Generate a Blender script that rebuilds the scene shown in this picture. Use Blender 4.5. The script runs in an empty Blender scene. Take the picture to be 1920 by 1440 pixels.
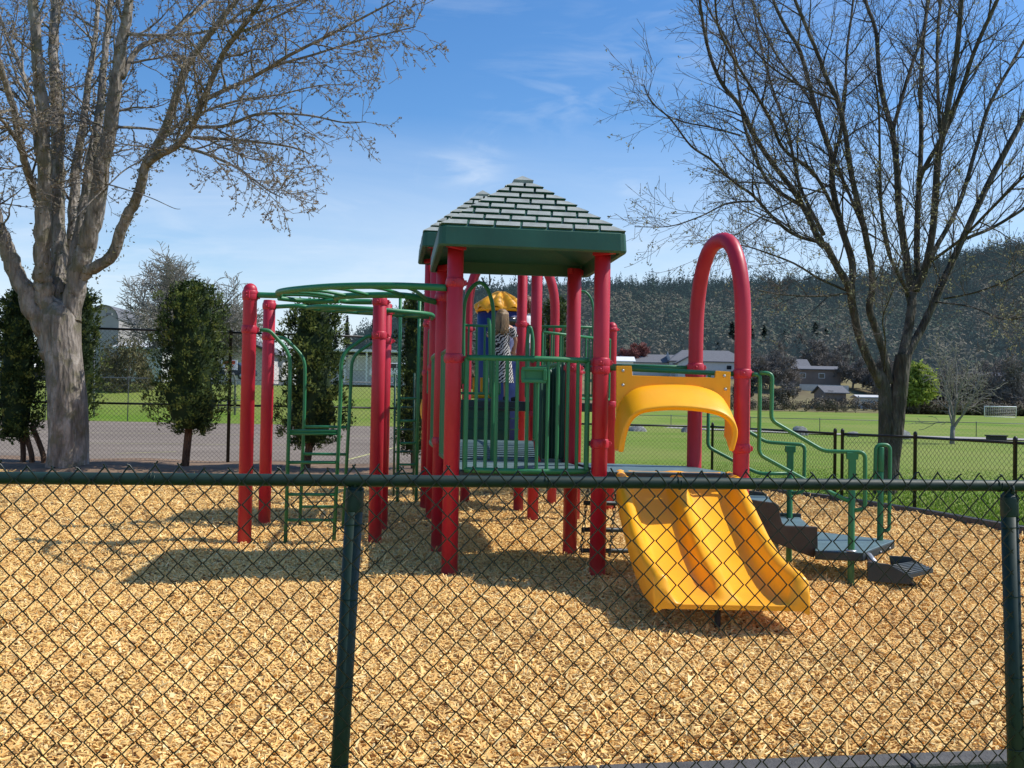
import bpy, bmesh, math, random
import numpy as np
from mathutils import Vector, Matrix, Quaternion, noise as mnoise
random.seed(7); rng = np.random.default_rng(7)
PI = math.pi
scene = bpy.context.scene
COL = scene.collection
R = math.radians

# ------------------------------------------------------------------ camera model
CAM_H = 1.42; FPX = 1850.0; PITCH = math.atan(37 / FPX); ROLL = -0.019
_f = Vector((0, math.cos(PITCH), math.sin(PITCH))); _u = Vector((0, -math.sin(PITCH), math.cos(PITCH))); _r = Vector((1, 0, 0))
_c, _s = math.cos(ROLL), math.sin(ROLL)
_r2 = _r * _c - _u * _s; _u2 = _r * _s + _u * _c
def at(px, py, Y):
    """surveyed point: the place a sight line meets depth Y"""
    d = _f + _r2 * ((px - 960) / FPX) + _u2 * ((720 - py) / FPX)
    return Vector((0, 0, CAM_H)) + d * (Y / d.y)
def gnd(px, py, z=0.0):
    d = _f + _r2 * ((px - 960) / FPX) + _u2 * ((720 - py) / FPX)
    return Vector((0, 0, CAM_H)) + d * ((z - CAM_H) / d.z)
def zat(px, py, Y): return at(px, py, Y).z

cam = bpy.data.cameras.new('camera'); camo = bpy.data.objects.new('camera', cam); COL.objects.link(camo)
cam.sensor_width = 36; cam.lens = FPX / 1920 * 36; cam.clip_end = 5000; cam.clip_start = .05
m = Matrix((( _r2.x, _u2.x, -_f.x), (_r2.y, _u2.y, -_f.y), (_r2.z, _u2.z, -_f.z))).to_4x4()
m.translation = (0, 0, CAM_H); camo.matrix_world = m
scene.camera = camo

# ------------------------------------------------------------------ materials
MATS = {}
def ramp(nt, stops, interp='LINEAR'):
    n = nt.nodes.new('ShaderNodeValToRGB'); cr = n.color_ramp; cr.interpolation = interp
    while len(cr.elements) > 1: cr.elements.remove(cr.elements[-1])
    cr.elements[0].position = stops[0][0]; cr.elements[0].color = (*stops[0][1], 1)
    for p, c in stops[1:]:
        e = cr.elements.new(p); e.color = (*c, 1)
    return n
def newmat(name, rough=.6, spec=.5):
    m = bpy.data.materials.new(name); m.use_nodes = True; nt = m.node_tree
    b = nt.nodes['Principled BSDF']; b.inputs['Roughness'].default_value = rough
    b.inputs['Specular IOR Level'].default_value = spec
    MATS[name] = m; return m, nt, b
def noise_node(nt, scale, detail=4, rough=.55, coord='Object', stretch=None, dist=0):
    tc = nt.nodes.new('ShaderNodeTexCoord'); n = nt.nodes.new('ShaderNodeTexNoise')
    n.inputs['Scale'].default_value = scale; n.inputs['Detail'].default_value = detail
    n.inputs['Roughness'].default_value = rough; n.inputs['Distortion'].default_value = dist
    src = tc.outputs[coord]
    if stretch:
        mp = nt.nodes.new('ShaderNodeMapping'); mp.inputs['Scale'].default_value = stretch
        nt.links.new(src, mp.inputs[0]); src = mp.outputs[0]
    nt.links.new(src, n.inputs['Vector']); return n
def bump(nt, b, src, strength, dist=.01):
    bn = nt.nodes.new('ShaderNodeBump'); bn.inputs['Strength'].default_value = strength; bn.inputs['Distance'].default_value = dist
    nt.links.new(src, bn.inputs['Height']); nt.links.new(bn.outputs[0], b.inputs['Normal']); return bn
def simple(name, col, rough=.6, var=.15, scale=3, bmp=0, bscale=60, stretch=None, spec=.5, metal=0, col2=None, detail=4):
    m, nt, b = newmat(name, rough, spec)
    b.inputs['Metallic'].default_value = metal
    n = noise_node(nt, scale, detail, .6, stretch=stretch)
    c2 = col2 if col2 else tuple(min(1, c * (1 + var)) for c in col)
    c1 = tuple(c * (1 - var) for c in col)
    rp = ramp(nt, [(.3, c1), (.7, c2)])
    nt.links.new(n.outputs['Fac'], rp.inputs[0]); nt.links.new(rp.outputs[0], b.inputs['Base Color'])
    if bmp:
        n2 = noise_node(nt, bscale, 3, .6, stretch=stretch); bump(nt, b, n2.outputs['Fac'], bmp)
    return m
def attrmat(name, stops, rough=.7, spec=.3, trans=0, attr='v', patch=0, pscale=.6, pcol=(0, 0, 0), haze=None):
    """colour from a per-face value, with optional broad patches"""
    m, nt, b = newmat(name, rough, spec)
    a = nt.nodes.new('ShaderNodeAttribute'); a.attribute_name = attr
    rp = ramp(nt, stops); nt.links.new(a.outputs['Fac'], rp.inputs[0])
    out = rp.outputs[0]
    if patch:
        n = noise_node(nt, pscale, 3)
        mr = nt.nodes.new('ShaderNodeMapRange'); mr.inputs[1].default_value = .4; mr.inputs[2].default_value = .7
        mr.inputs[3].default_value = 0; mr.inputs[4].default_value = patch
        nt.links.new(n.outputs['Fac'], mr.inputs[0])
        mx = nt.nodes.new('ShaderNodeMix'); mx.data_type = 'RGBA'
        nt.links.new(mr.outputs[0], mx.inputs[0]); nt.links.new(out, mx.inputs[6]); mx.inputs[7].default_value = (*pcol, 1)
        out = mx.outputs[2]
    nt.links.new(out, b.inputs['Base Color'])
    if haze: b.inputs['Emission Color'].default_value = (*haze, 1); b.inputs['Emission Strength'].default_value = 1  # distance haze imitated by a steady glow of the surface
    if trans:
        t = nt.nodes.new('ShaderNodeBsdfTranslucent'); nt.links.new(out, t.inputs[0])
        ms = nt.nodes.new('ShaderNodeMixShader'); ms.inputs[0].default_value = trans
        nt.links.new(b.outputs[0], ms.inputs[1]); nt.links.new(t.outputs[0], ms.inputs[2])
        nt.links.new(ms.outputs[0], nt.nodes['Material Output'].inputs[0])
    return m

def weathered(name, col, fade, rough=.38, dirt=(.10, .07, .045), scuff=.25):
    """paint or moulded plastic: faded patches, fine scratches, dust low down"""
    m, nt, b = newmat(name, rough, .5)
    n = noise_node(nt, 2.2, 5, .65, stretch=(1, 1, .5))
    rp = ramp(nt, [(.35, col), (.7, fade)]); nt.links.new(n.outputs['Fac'], rp.inputs[0])
    n2 = noise_node(nt, 38, 6, .75, stretch=(1, 1, .35))
    r2 = ramp(nt, [(.60, (0, 0, 0)), (.72, (scuff,) * 3)]); nt.links.new(n2.outputs['Fac'], r2.inputs[0])
    mx = nt.nodes.new('ShaderNodeMix'); mx.data_type = 'RGBA'
    nt.links.new(r2.outputs[0], mx.inputs[0]); nt.links.new(rp.outputs[0], mx.inputs[6]); mx.inputs[7].default_value = (*dirt, 1)
    g = nt.nodes.new('ShaderNodeNewGeometry'); sx = nt.nodes.new('ShaderNodeSeparateXYZ'); nt.links.new(g.outputs['Position'], sx.inputs[0])
    mr = nt.nodes.new('ShaderNodeMapRange'); mr.inputs[1].default_value = .35; mr.inputs[2].default_value = 0.0
    mr.inputs[3].default_value = 0; mr.inputs[4].default_value = .35; nt.links.new(sx.outputs['Z'], mr.inputs[0])
    mu = nt.nodes.new('ShaderNodeMath'); mu.operation = 'MULTIPLY'; nt.links.new(mr.outputs[0], mu.inputs[0]); nt.links.new(n2.outputs['Fac'], mu.inputs[1])
    mx2 = nt.nodes.new('ShaderNodeMix'); mx2.data_type = 'RGBA'
    nt.links.new(mu.outputs[0], mx2.inputs[0]); nt.links.new(mx.outputs[2], mx2.inputs[6]); mx2.inputs[7].default_value = (.3, .2, .12, 1)
    nt.links.new(mx2.outputs[2], b.inputs['Base Color'])
    rr = nt.nodes.new('ShaderNodeMapRange'); rr.inputs[3].default_value = rough - .08; rr.inputs[4].default_value = rough + .25
    nt.links.new(n2.outputs['Fac'], rr.inputs[0]); nt.links.new(rr.outputs[0], b.inputs['Roughness'])
    n3 = noise_node(nt, 25, 2); bump(nt, b, n3.outputs['Fac'], .12, .004)
    return m
M = {}
M['red'] = weathered('red_paint', (.44, .007, .024), (.53, .022, .055), .36, scuff=.2)
M['green'] = weathered('green_paint', (.014, .16, .055), (.03, .21, .085), .36, scuff=.12)
M['dkgreen'] = weathered('dark_green_plastic', (.008, .055, .030), (.014, .085, .05), .42)
M['roofgreen'] = weathered('roof_green_plastic', (.012, .075, .048), (.02, .11, .07), .42)
M['shingle'] = simple('weathered_shingle_plastic', (.29, .315, .29), .65, .3, 9, .25, 90, detail=7)
M['yellow'] = weathered('yellow_plastic', (.97, .40, .002), (.99, .47, .004), .36, (.42, .18, .02), .2)
M['blue'] = weathered('blue_plastic', (.008, .03, .16), (.015, .05, .22), .45)
M['deck'] = simple('coated_deck', (.10, .165, .175), .5, .2, 6, .3, 240)
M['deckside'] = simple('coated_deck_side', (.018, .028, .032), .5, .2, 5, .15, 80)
M['black'] = simple('black_rubber', (.018, .018, .02), .7, .25, 8, .2, 80)
M['steel'] = simple('galvanised_steel', (.42, .43, .44), .4, .15, 20, .1, 80, metal=.7)
M['fgreen'] = weathered('fence_green_vinyl', (.004, .020, .014), (.007, .032, .022), .48, (.03, .04, .035), .15)
M['wire'] = simple('fence_green_wire', (.005, .011, .009), .4, .3, 30, 0)
M['blackfence'] = simple('black_vinyl_wire', (.010, .011, .010), .5, .2, 10)
M['greyfence'] = simple('grey_wire', (.16, .17, .17), .5, .2, 10)
M['white'] = simple('white_paint', (.74, .75, .74), .6, .06, 2)
M['offwall'] = simple('pale_siding', (.55, .56, .55), .8, .08, 1)
M['bluegrey'] = simple('pale_grey_siding', (.58, .56, .56), .8, .1, .6)
M['brownwall'] = simple('brown_grey_siding', (.21, .165, .14), .8, .15, 1)
M['roofgrey'] = simple('grey_shingle_roof', (.13, .135, .15), .9, .15, 3)
M['dome'] = simple('grey_metal_cladding', (.34, .32, .31), .7, .1, 1)
M['glass'] = simple('dark_window_glass', (.02, .025, .03), .1, .1, 1)
M['skin'] = simple('skin', (.52, .28, .19), .5, .06, 6)
M['blonde'] = simple('dark_blonde_hair', (.26, .17, .09), .5, .45, 34, .5, 60, stretch=(1, 1, .18))
M['auburn'] = simple('auburn_hair', (.12, .045, .02), .5, .35, 30, .4, 60, stretch=(1, 1, .2))
M['shirt'] = simple('white_cotton', (.70, .72, .76), .85, .06, 8, .3, 20)
M['denim'] = simple('dark_denim', (.03, .04, .07), .85, .2, 20)
M['rock'] = simple('grey_boulder', (.20, .20, .195), .9, .35, 5, .8, 9, col2=(.36, .36, .34))
M['leafbrown'] = simple('bud_tan', (.30, .20, .12), .8, .35, 6)
M['rim'] = simple('orange_rim', (.6, .08, .02), .5, .1, 3)
M['bloodred'] = simple('red_moulded_plastic', (.5, .02, .02), .4, .1, 3)
M['cheek'] = simple('stair_side_chip_bounce', (.045, .034, .026), .55, .3, 5, .2, 60)  # brown light bounced off the chips is put into this colour
M['trim'] = simple('rubber_border', (.075, .072, .068), .75, .3, 14, .5, 70)
M['carpaint'] = simple('dark_car_paint', (.02, .03, .05), .25, .1, 2)
M['signblue'] = simple('blue_sign', (.03, .06, .3), .5, .1, 2)

def bark(name, c1, c2, c3, scale=7, moss=None):
    m, nt, b = newmat(name, .95, .2)
    n = noise_node(nt, scale, 8, .7, stretch=(1, 1, .28), dist=.6)
    rp = ramp(nt, [(.32, c1), (.5, c2), (.68, c3)]); nt.links.new(n.outputs['Fac'], rp.inputs[0])
    out = rp.outputs[0]
    if moss:
        n2 = noise_node(nt, 3.2, 6, .7)
        r2 = ramp(nt, [(.5, (0, 0, 0)), (.6, (.8,) * 3)]); nt.links.new(n2.outputs['Fac'], r2.inputs[0])
        mx = nt.nodes.new('ShaderNodeMix'); mx.data_type = 'RGBA'
        nt.links.new(r2.outputs[0], mx.inputs[0]); nt.links.new(out, mx.inputs[6]); mx.inputs[7].default_value = (*moss, 1)
        out = mx.outputs[2]
    nt.links.new(out, b.inputs['Base Color'])
    v = nt.nodes.new('ShaderNodeTexVoronoi'); v.inputs['Scale'].default_value = scale * 3
    tc = nt.nodes.new('ShaderNodeTexCoord'); mp = nt.nodes.new('ShaderNodeMapping'); mp.inputs['Scale'].default_value = (1, 1, .25)
    nt.links.new(tc.outputs['Object'], mp.inputs[0]); nt.links.new(mp.outputs[0], v.inputs['Vector'])
    ad = nt.nodes.new('ShaderNodeMath'); nt.links.new(v.outputs['Distance'], ad.inputs[0]); nt.links.new(n.outputs['Fac'], ad.inputs[1])
    bump(nt, b, ad.outputs[0], 1.0, .035)
    return m
M['bark_l'] = bark('grey_maple_bark', (.085, .075, .062), (.24, .21, .18), (.42, .38, .34), 6, (.15, .14, .09))
M['bark_r'] = bark('dark_maple_bark', (.030, .026, .022), (.08, .070, .058), (.20, .18, .15), 7, (.07, .07, .045))
M['twig_l'] = simple('grey_brown_twig', (.15, .13, .11), .9, .3, 5)
M['twig_r'] = simple('dark_twig', (.07, .057, .047), .9, .35, 5)
M['bark_c'] = bark('brown_cedar_bark', (.05, .028, .018), (.12, .07, .045), (.2, .13, .09), 12)
M['bark_far'] = simple('grey_brown_far_bark', (.19, .17, .15), .95, .25, .8)
M['bark_round'] = simple('grey_twiggy_bark', (.22, .205, .18), .95, .25, .8)
M['bark_fardk'] = simple('dark_brown_far_bark', (.14, .12, .10), .95, .25, .8)
M['bark_redbud'] = simple('red_brown_far_twigs', (.26, .10, .085), .95, .25, .8)
M['bud_l'] = attrmat('maple_bud_tan', [(0, (.13, .09, .07)), (.5, (.27, .22, .15)), (1, (.42, .36, .25))], .8, .2, .3)
M['bud_r'] = attrmat('maple_bud_green', [(0, (.13, .11, .06)), (.5, (.28, .27, .14)), (1, (.45, .44, .25))], .8, .2, .3)
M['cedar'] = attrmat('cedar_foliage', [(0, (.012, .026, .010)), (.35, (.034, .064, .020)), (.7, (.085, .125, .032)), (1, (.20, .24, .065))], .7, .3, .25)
M['willow'] = attrmat('willow_foliage', [(0, (.14, .18, .03)), (.5, (.27, .34, .06)), (1, (.40, .47, .10))], .7, .3, .45)
M['shrubfol'] = attrmat('olive_shrub_foliage', [(0, (.06, .055, .025)), (.5, (.13, .12, .055)), (1, (.20, .19, .09))], .8, .2, .2)
M['forest'] = attrmat('hillside_forest_foliage', [(0, (.010, .026, .024)), (.25, (.022, .046, .038)), (.42, (.050, .074, .044)), (.55, (.090, .088, .058)), (.75, (.135, .115, .082)), (1, (.19, .165, .12))], .95, .05, haze=(.024, .035, .044))  # faint bluish glow in the foliage stands in for aerial haze
M['fardark'] = attrmat('dark_fir_foliage', [(0, (.010, .018, .014)), (.5, (.025, .042, .030)), (1, (.06, .085, .055))], .9, .1)
M['brush'] = attrmat('valley_brush', [(0, (.06, .052, .038)), (.5, (.14, .12, .09)), (1, (.24, .21, .16))], .95, .05)
M['chips'] = attrmat('fresh_wood_chip', [(0, (.13, .06, .02)), (.10, (.46, .25, .09)), (.35, (.80, .49, .16)), (.7, (.94, .65, .25)), (1, (.98, .80, .42))], .75, .2, 0, patch=.30, pscale=.8, pcol=(.56, .34, .13))
M['grassblade'] = attrmat('grass_blade', [(0, (.10, .20, .012)), (.6, (.16, .28, .02)), (1, (.26, .36, .05))], .7, .2, .3)

# chain / ground materials
def ground_mats():
    m, nt, b = newmat('chip_bed', .9, .2)
    v = nt.nodes.new('ShaderNodeTexVoronoi'); v.inputs['Scale'].default_value = 32; v.inputs['Randomness'].default_value = 1
    tc = nt.nodes.new('ShaderNodeTexCoord'); n = noise_node(nt, 5, 4)
    mp = nt.nodes.new('ShaderNodeMapping'); mp.inputs['Scale'].default_value = (1, 1.0, 1)
    mx = nt.nodes.new('ShaderNodeMix'); mx.data_type = 'RGBA'; mx.inputs[0].default_value = .12
    nt.links.new(tc.outputs['Object'], mx.inputs[6]); nt.links.new(n.outputs['Color'], mx.inputs[7])
    nt.links.new(mx.outputs[2], mp.inputs[0]); nt.links.new(mp.outputs[0], v.inputs['Vector'])
    sp = nt.nodes.new('ShaderNodeSeparateColor'); nt.links.new(v.outputs['Color'], sp.inputs[0])
    rp = ramp(nt, [(0, (.07, .033, .012)), (.4, (.30, .17, .065)), (.8, (.58, .37, .15)), (1, (.75, .53, .26))])
    nt.links.new(sp.outputs[0], rp.inputs[0])
    nt.links.new(rp.outputs[0], b.inputs['Base Color']); bump(nt, b, sp.outputs[1], .8, .02)
    M['chipbed'] = m
    m, nt, b = newmat('lawn', .9, .15)
    n = noise_node(nt, .09, 5, .6); n2 = noise_node(nt, 9, 5, .7, stretch=(1, .35, 1)); n3 = noise_node(nt, .5, 3, .6, stretch=(.15, 1, 1))
    a1 = nt.nodes.new('ShaderNodeMath'); a1.operation = 'MULTIPLY_ADD'; a1.inputs[1].default_value = .45
    nt.links.new(n2.outputs['Fac'], a1.inputs[0]); nt.links.new(n.outputs['Fac'], a1.inputs[2])
    a2 = nt.nodes.new('ShaderNodeMath'); a2.operation = 'MULTIPLY_ADD'; a2.inputs[1].default_value = .4
    nt.links.new(n3.outputs['Fac'], a2.inputs[0]); nt.links.new(a1.outputs[0], a2.inputs[2])
    rp = ramp(nt, [(.46, (.055, .125, .008)), (.62, (.085, .175, .010)), (.80, (.125, .215, .018)), (1.0, (.20, .24, .05))])
    nt.links.new(a2.outputs[0], rp.inputs[0]); nt.links.new(rp.outputs[0], b.inputs['Base Color'])
    bump(nt, b, n2.outputs['Fac'], .6, .05)
    M['lawn'] = m
    m, nt, b = newmat('old_asphalt', .92, .2)
    n = noise_node(nt, .35, 6, .65, stretch=(.5, 1, 1)); n2 = noise_node(nt, 60, 3)
    rp = ramp(nt, [(.3, (.17, .138, .108)), (.55, (.225, .184, .146)), (.75, (.28, .235, .19))]); nt.links.new(n.outputs['Fac'], rp.inputs[0])
    nt.links.new(rp.outputs[0], b.inputs['Base Color']); bump(nt, b, n2.outputs['Fac'], .3, .01)
    M['asphalt'] = m
    M['concrete'] = simple('concrete_path', (.33, .31, .28), .9, .12, 1.5, .2, 30)
    M['drygrass'] = simple('dry_slope', (.16, .12, .06), .95, .35, .12, .5, 2, col2=(.22, .20, .08))
    M['hillsoil'] = simple('hill_undergrowth', (.05, .055, .045), .95, .3, .03)
    M['dirt'] = simple('brown_dirt', (.20, .13, .08), .95, .35, 4, .5, 20)
    M['line'] = simple('worn_yellow_line', (.5, .48, .2), .8, .3, 6)
ground_mats()
def zebra():
    m, nt, b = newmat('zebra_print_cloth', .85, .2)
    tc = nt.nodes.new('ShaderNodeTexCoord'); w = nt.nodes.new('ShaderNodeTexWave'); w.bands_direction = 'DIAGONAL'
    w.inputs['Scale'].default_value = 13; w.inputs['Distortion'].default_value = 6; w.inputs['Detail'].default_value = 2; w.inputs['Detail Scale'].default_value = 1.6
    nt.links.new(tc.outputs['Object'], w.inputs[0])
    rp = ramp(nt, [(.46, (.02, .02, .022)), (.54, (.62, .60, .58))]); nt.links.new(w.outputs['Fac'], rp.inputs[0])
    nt.links.new(rp.outputs[0], b.inputs['Base Color']); M['zebra'] = m
zebra()

# ------------------------------------------------------------------ object helpers
def tag(o, label=None, cat=None, group=None, kind=None):
    if label: o['label'] = label
    if cat: o['category'] = cat
    if group: o['group'] = group
    if kind: o['kind'] = kind
    return o
def empty(name, loc, label, cat, group=None, rz=0):
    o = bpy.data.objects.new(name, None); COL.objects.link(o); o.location = loc; o.rotation_euler = (0, 0, rz)
    o.empty_display_size = .2
    return tag(o, label, cat, group)
class MB:
    def __init__(s): s.v = []; s.f = []; s.sm = []; s.mi = []; s.fv = []; s.cur = 0; s.val = 0.5
    def face(s, idx, smooth=False):
        s.f.append(idx); s.sm.append(smooth); s.mi.append(s.cur); s.fv.append(s.val)
    def add(s, verts, faces, smooth=False):
        o = len(s.v); s.v.extend([tuple(v) for v in verts])
        for f in faces: s.face(tuple(i + o for i in f), smooth)
    def box(s, c, size, rz=0, rot=None):
        hx, hy, hz = size[0] / 2, size[1] / 2, size[2] / 2
        q = rot if rot is not None else Matrix.Rotation(rz, 3, 'Z')
        c = Vector(c)
        vs = [c + q @ Vector((x, y, z)) for z in (-hz, hz) for x, y in ((-hx, -hy), (hx, -hy), (hx, hy), (-hx, hy))]
        s.add(vs, [(3, 2, 1, 0), (4, 5, 6, 7), (0, 1, 5, 4), (1, 2, 6, 5), (2, 3, 7, 6), (3, 0, 4, 7)])
    def prism(s, pts, z0, z1):
        n = len(pts); vs = [(p[0], p[1], z0) for p in pts] + [(p[0], p[1], z1) for p in pts]
        a = sum(pts[i][0] * pts[(i + 1) % n][1] - pts[(i + 1) % n][0] * pts[i][1] for i in range(n))
        if a < 0: vs = vs[:n][::-1] + vs[n:][::-1]
        s.add(vs, [tuple(range(n))[::-1], tuple(range(n, 2 * n))] + [(i, (i + 1) % n, n + (i + 1) % n, n + i) for i in range(n)])
    def plate(s, pts, thick):
        """pts: 3D polygon, extruded by the thick vector"""
        n = len(pts); t = Vector(thick)
        vs = [Vector(p) for p in pts] + [Vector(p) + t for p in pts]
        s.add(vs, [tuple(range(n))[::-1], tuple(range(n, 2 * n))] + [(i, (i + 1) % n, n + (i + 1) % n, n + i) for i in range(n)])
    def tube(s, pts, r, n=10, cap=True, smooth=True, ecc=None):
        pts = [Vector(p) for p in pts]; k = len(pts)
        rs = r if isinstance(r, (list, tuple)) else [r] * k
        o = len(s.v)
        t0 = (pts[1] - pts[0]).normalized()
        ref = Vector((0, 0, 1)) if abs(t0.z) < .9 else Vector((1, 0, 0))
        nn = (ref - t0 * ref.dot(t0)).normalized(); tp = t0
        for i in range(k):
            if i == 0: t = t0
            elif i == k - 1: t = (pts[i] - pts[i - 1]).normalized()
            else:
                t = (pts[i + 1] - pts[i - 1])
                t = t.normalized() if t.length > 1e-9 else tp
            nn = nn - t * nn.dot(t)
            nn = nn.normalized() if nn.length > 1e-6 else t.orthogonal().normalized()
            bb = t.cross(nn); tp = t
            for j in range(n):
                a = 2 * PI * j / n
                s.v.append(tuple(pts[i] + (nn * math.cos(a) + bb * math.sin(a)) * rs[i]))
        for i in range(k - 1):
            for j in range(n):
                a = o + i * n + j; b_ = o + i * n + (j + 1) % n
                s.face((a, b_, b_ + n, a + n), smooth)
        if cap:
            s.face(tuple(o + j for j in range(n))[::-1]); s.face(tuple(o + (k - 1) * n + j for j in range(n)))
    def lathe(s, c, prof, n=24, rot=None, smooth=True):
        """prof: list of (radius, z)"""
        c = Vector(c); q = rot if rot is not None else Matrix.Identity(3); o = len(s.v)
        for r_, z in prof:
            for j in range(n):
                a = 2 * PI * j / n; s.v.append(tuple(c + q @ Vector((r_ * math.cos(a), r_ * math.sin(a), z))))
        for i in range(len(prof) - 1):
            for j in range(n):
                a = o + i * n + j; b_ = o + i * n + (j + 1) % n
                s.face((a, b_, b_ + n, a + n), smooth)
        s.face(tuple(o + j for j in range(n))[::-1]); s.face(tuple(o + (len(prof) - 1) * n + j for j in range(n)))
    def build(s, name, mats, parent=None, loc=(0, 0, 0), bevel=0, solid=0, attr=False):
        me = bpy.data.meshes.new(name)
        L = Vector(loc)
        if L.length: s.v = [(a - L.x, b - L.y, c - L.z) for a, b, c in s.v]
        me.from_pydata(s.v, [], s.f); me.validate(clean_customdata=False)
        if len(me.polygons) == len(s.f):
            me.polygons.foreach_set('use_smooth', s.sm); me.polygons.foreach_set('material_index', s.mi)
            if attr:
                at_ = me.attributes.new('v', 'FLOAT', 'FACE'); at_.data.foreach_set('value', s.fv)
        if not isinstance(mats, (list, tuple)): mats = [mats]
        for mm in mats: me.materials.append(mm)
        me.update()
        o = bpy.data.objects.new(name, me); COL.objects.link(o)
        if parent is not None:
            o.parent = parent; o.location = Vector(loc)
            # parents with no rotation: keep world placement
            o.location = Vector(loc) - world_loc(parent)
        else: o.location = L
        if solid:
            md = o.modifiers.new('solid', 'SOLIDIFY'); md.thickness = solid; md.offset = 0
        if bevel:
            md = o.modifiers.new('bevel', 'BEVEL'); md.width = bevel; md.segments = 2; md.limit_method = 'ANGLE'; md.angle_limit = R(35)
        return o
def world_loc(o):
    l = Vector(o.location)
    while o.parent: o = o.parent; l += Vector(o.location)
    return l
def np_mesh(name, V, F, mat, vals=None, smooth=False, parent=None, n=4):
    """fast mesh from numpy arrays; F is (k, n)"""
    me = bpy.data.meshes.new(name)
    me.vertices.add(len(V)); me.vertices.foreach_set('co', np.ascontiguousarray(V, dtype=np.float32).ravel())
    k = len(F); me.loops.add(k * n); me.loops.foreach_set('vertex_index', np.ascontiguousarray(F, dtype=np.int32).ravel())
    me.polygons.add(k); me.polygons.foreach_set('loop_start', np.arange(0, k * n, n, dtype=np.int32))
    me.polygons.foreach_set('use_smooth', np.full(k, smooth))
    me.update(calc_edges=True)
    if vals is not None:
        a = me.attributes.new('v', 'FLOAT', 'FACE'); a.data.foreach_set('value', np.ascontiguousarray(vals, dtype=np.float32))
    me.materials.append(mat)
    o = bpy.data.objects.new(name, me); COL.objects.link(o)
    if parent is not None: o.parent = parent; o.location = -world_loc(parent)
    return o
def smoothpath(pts, n=6):
    """Catmull-Rom through the points"""
    P = [Vector(p) for p in pts]; out = []
    for i in range(len(P) - 1):
        p0 = P[max(i - 1, 0)]; p1 = P[i]; p2 = P[i + 1]; p3 = P[min(i + 2, len(P) - 1)]
        for k in range(n):
            t = k / n
            out.append(.5 * ((2 * p1) + (p2 - p0) * t + (2 * p0 - 5 * p1 + 4 * p2 - p3) * t * t + (3 * p1 - p0 - 3 * p2 + p3) * t ** 3))
    out.append(P[-1]); return out
def roundpath(pts, rad=.06, n=4):
    """polyline with rounded corners"""
    P = [Vector(p) for p in pts]; out = [P[0]]
    for i in range(1, len(P) - 1):
        a = P[i - 1] - P[i]; b = P[i + 1] - P[i]; r_ = min(rad, a.length * .45, b.length * .45)
        p = P[i] + a.normalized() * r_; q = P[i] + b.normalized() * r_
        for k in range(n + 1):
            t = k / n; out.append(p * (1 - t) ** 2 + P[i] * 2 * t * (1 - t) + q * t * t)
    out.append(P[-1]); return out
def sst(a, b, x):
    t = np.clip((x - a) / (b - a), 0, 1); return t * t * (3 - 2 * t)
def pinterp(x, xs, ys): return np.interp(x, xs, ys)

# ------------------------------------------------------------------ terrain
RX = [-2200, -400, 300, 560, 650, 740, 800, 880, 1000, 1150, 1300, 1450, 1600, 1700, 1800, 1920, 2300, 3000]
RY = [742, 742, 742, 715, 660, 618, 585, 565, 555, 553, 552, 553, 545, 522, 495, 470, 400, 330]
def px_of(x, y): return 960 + x / np.maximum(y, 1) * FPX
def terrain(x, y):
    x = np.asarray(x, dtype=float); y = np.asarray(y, dtype=float)
    p = px_of(x, y)
    w = 1 - sst(-1, 9, x * 60 / np.maximum(y, 20))     # left side weight
    z = w * 2.55 * sst(56, 76, y) + (1 - w) * 1.0 * sst(60, 150, y)
    side = sst(640, 1150, p)
    z = z + side * 8.5 * sst(160, 240, y) * (1 - .55 * sst(1560, 1800, p))
    hor = 757 + .019 * (p - 960)
    rid = (hor - pinterp(p, RX, RY)) / FPX * 620 + CAM_H
    t = np.clip((y - 235) / 385, 0, 1)
    tt = t ** 1.15
    und = np.sin(x * .021 + 1.3) * np.sin(y * .017 + x * .008) * 8 * t * (1 - t) * 3
    zz = z + np.maximum(rid - z, 0) * tt + und * sst(700, 900, p)
    zz = np.where(y > 620, rid - (y - 620) * .15, zz)
    return np.where(y > 235, zz, z)
def chipz(x, y):
    x = np.asarray(x, dtype=float); y = np.asarray(y, dtype=float)
    z = .022 * np.sin(x * 1.7 + 1) * np.sin(y * 1.3) + .014 * np.sin(x * 3.9 + y * 2.1) + .008 * np.sin(x * 9.1 - y * 7.3)
    z = z - .02 * np.exp(-((x - 1.42) ** 2 + (y - 5.9) ** 2) / .45) - .02 * np.exp(-((x - 3.2) ** 2 + (y - 7.9) ** 2) / .3) - .015 * np.exp(-((x + 2) ** 2 + (y - 9.9) ** 2) / .4)
    return z
def grid_sheet(name, xs, ys, zf, mat, smooth=True):
    X, Y = np.meshgrid(xs, ys); Z = zf(X, Y)
    V = np.stack([X, Y, Z], -1).reshape(-1, 3); nx = len(xs); ny = len(ys)
    i = (np.arange(ny - 1)[:, None] * nx + np.arange(nx - 1)[None, :]).ravel()
    F = np.stack([i, i + 1, i + nx + 1, i + nx], -1)
    return np_mesh(name, V, F, mat, smooth=smooth)
xs = np.concatenate([[-1500, -700, -350], np.linspace(-200, 230, 90), [400, 800, 1500]])
ys = np.concatenate([[-60, -10, 0, 10], np.linspace(20, 235, 87), [236]])
g = grid_sheet('ground', xs, ys, lambda X, Y: terrain(X, Y) - .06, M['lawn']); tag(g, kind='structure')
# dry slope below the houses
g = grid_sheet('dry_slope', np.linspace(8, 130, 60), np.linspace(163, 235, 40), lambda X, Y: terrain(X, Y) + .05 - .8 * (np.abs(Y - 199) > 35), M['drygrass']); tag(g, kind='structure')
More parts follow.
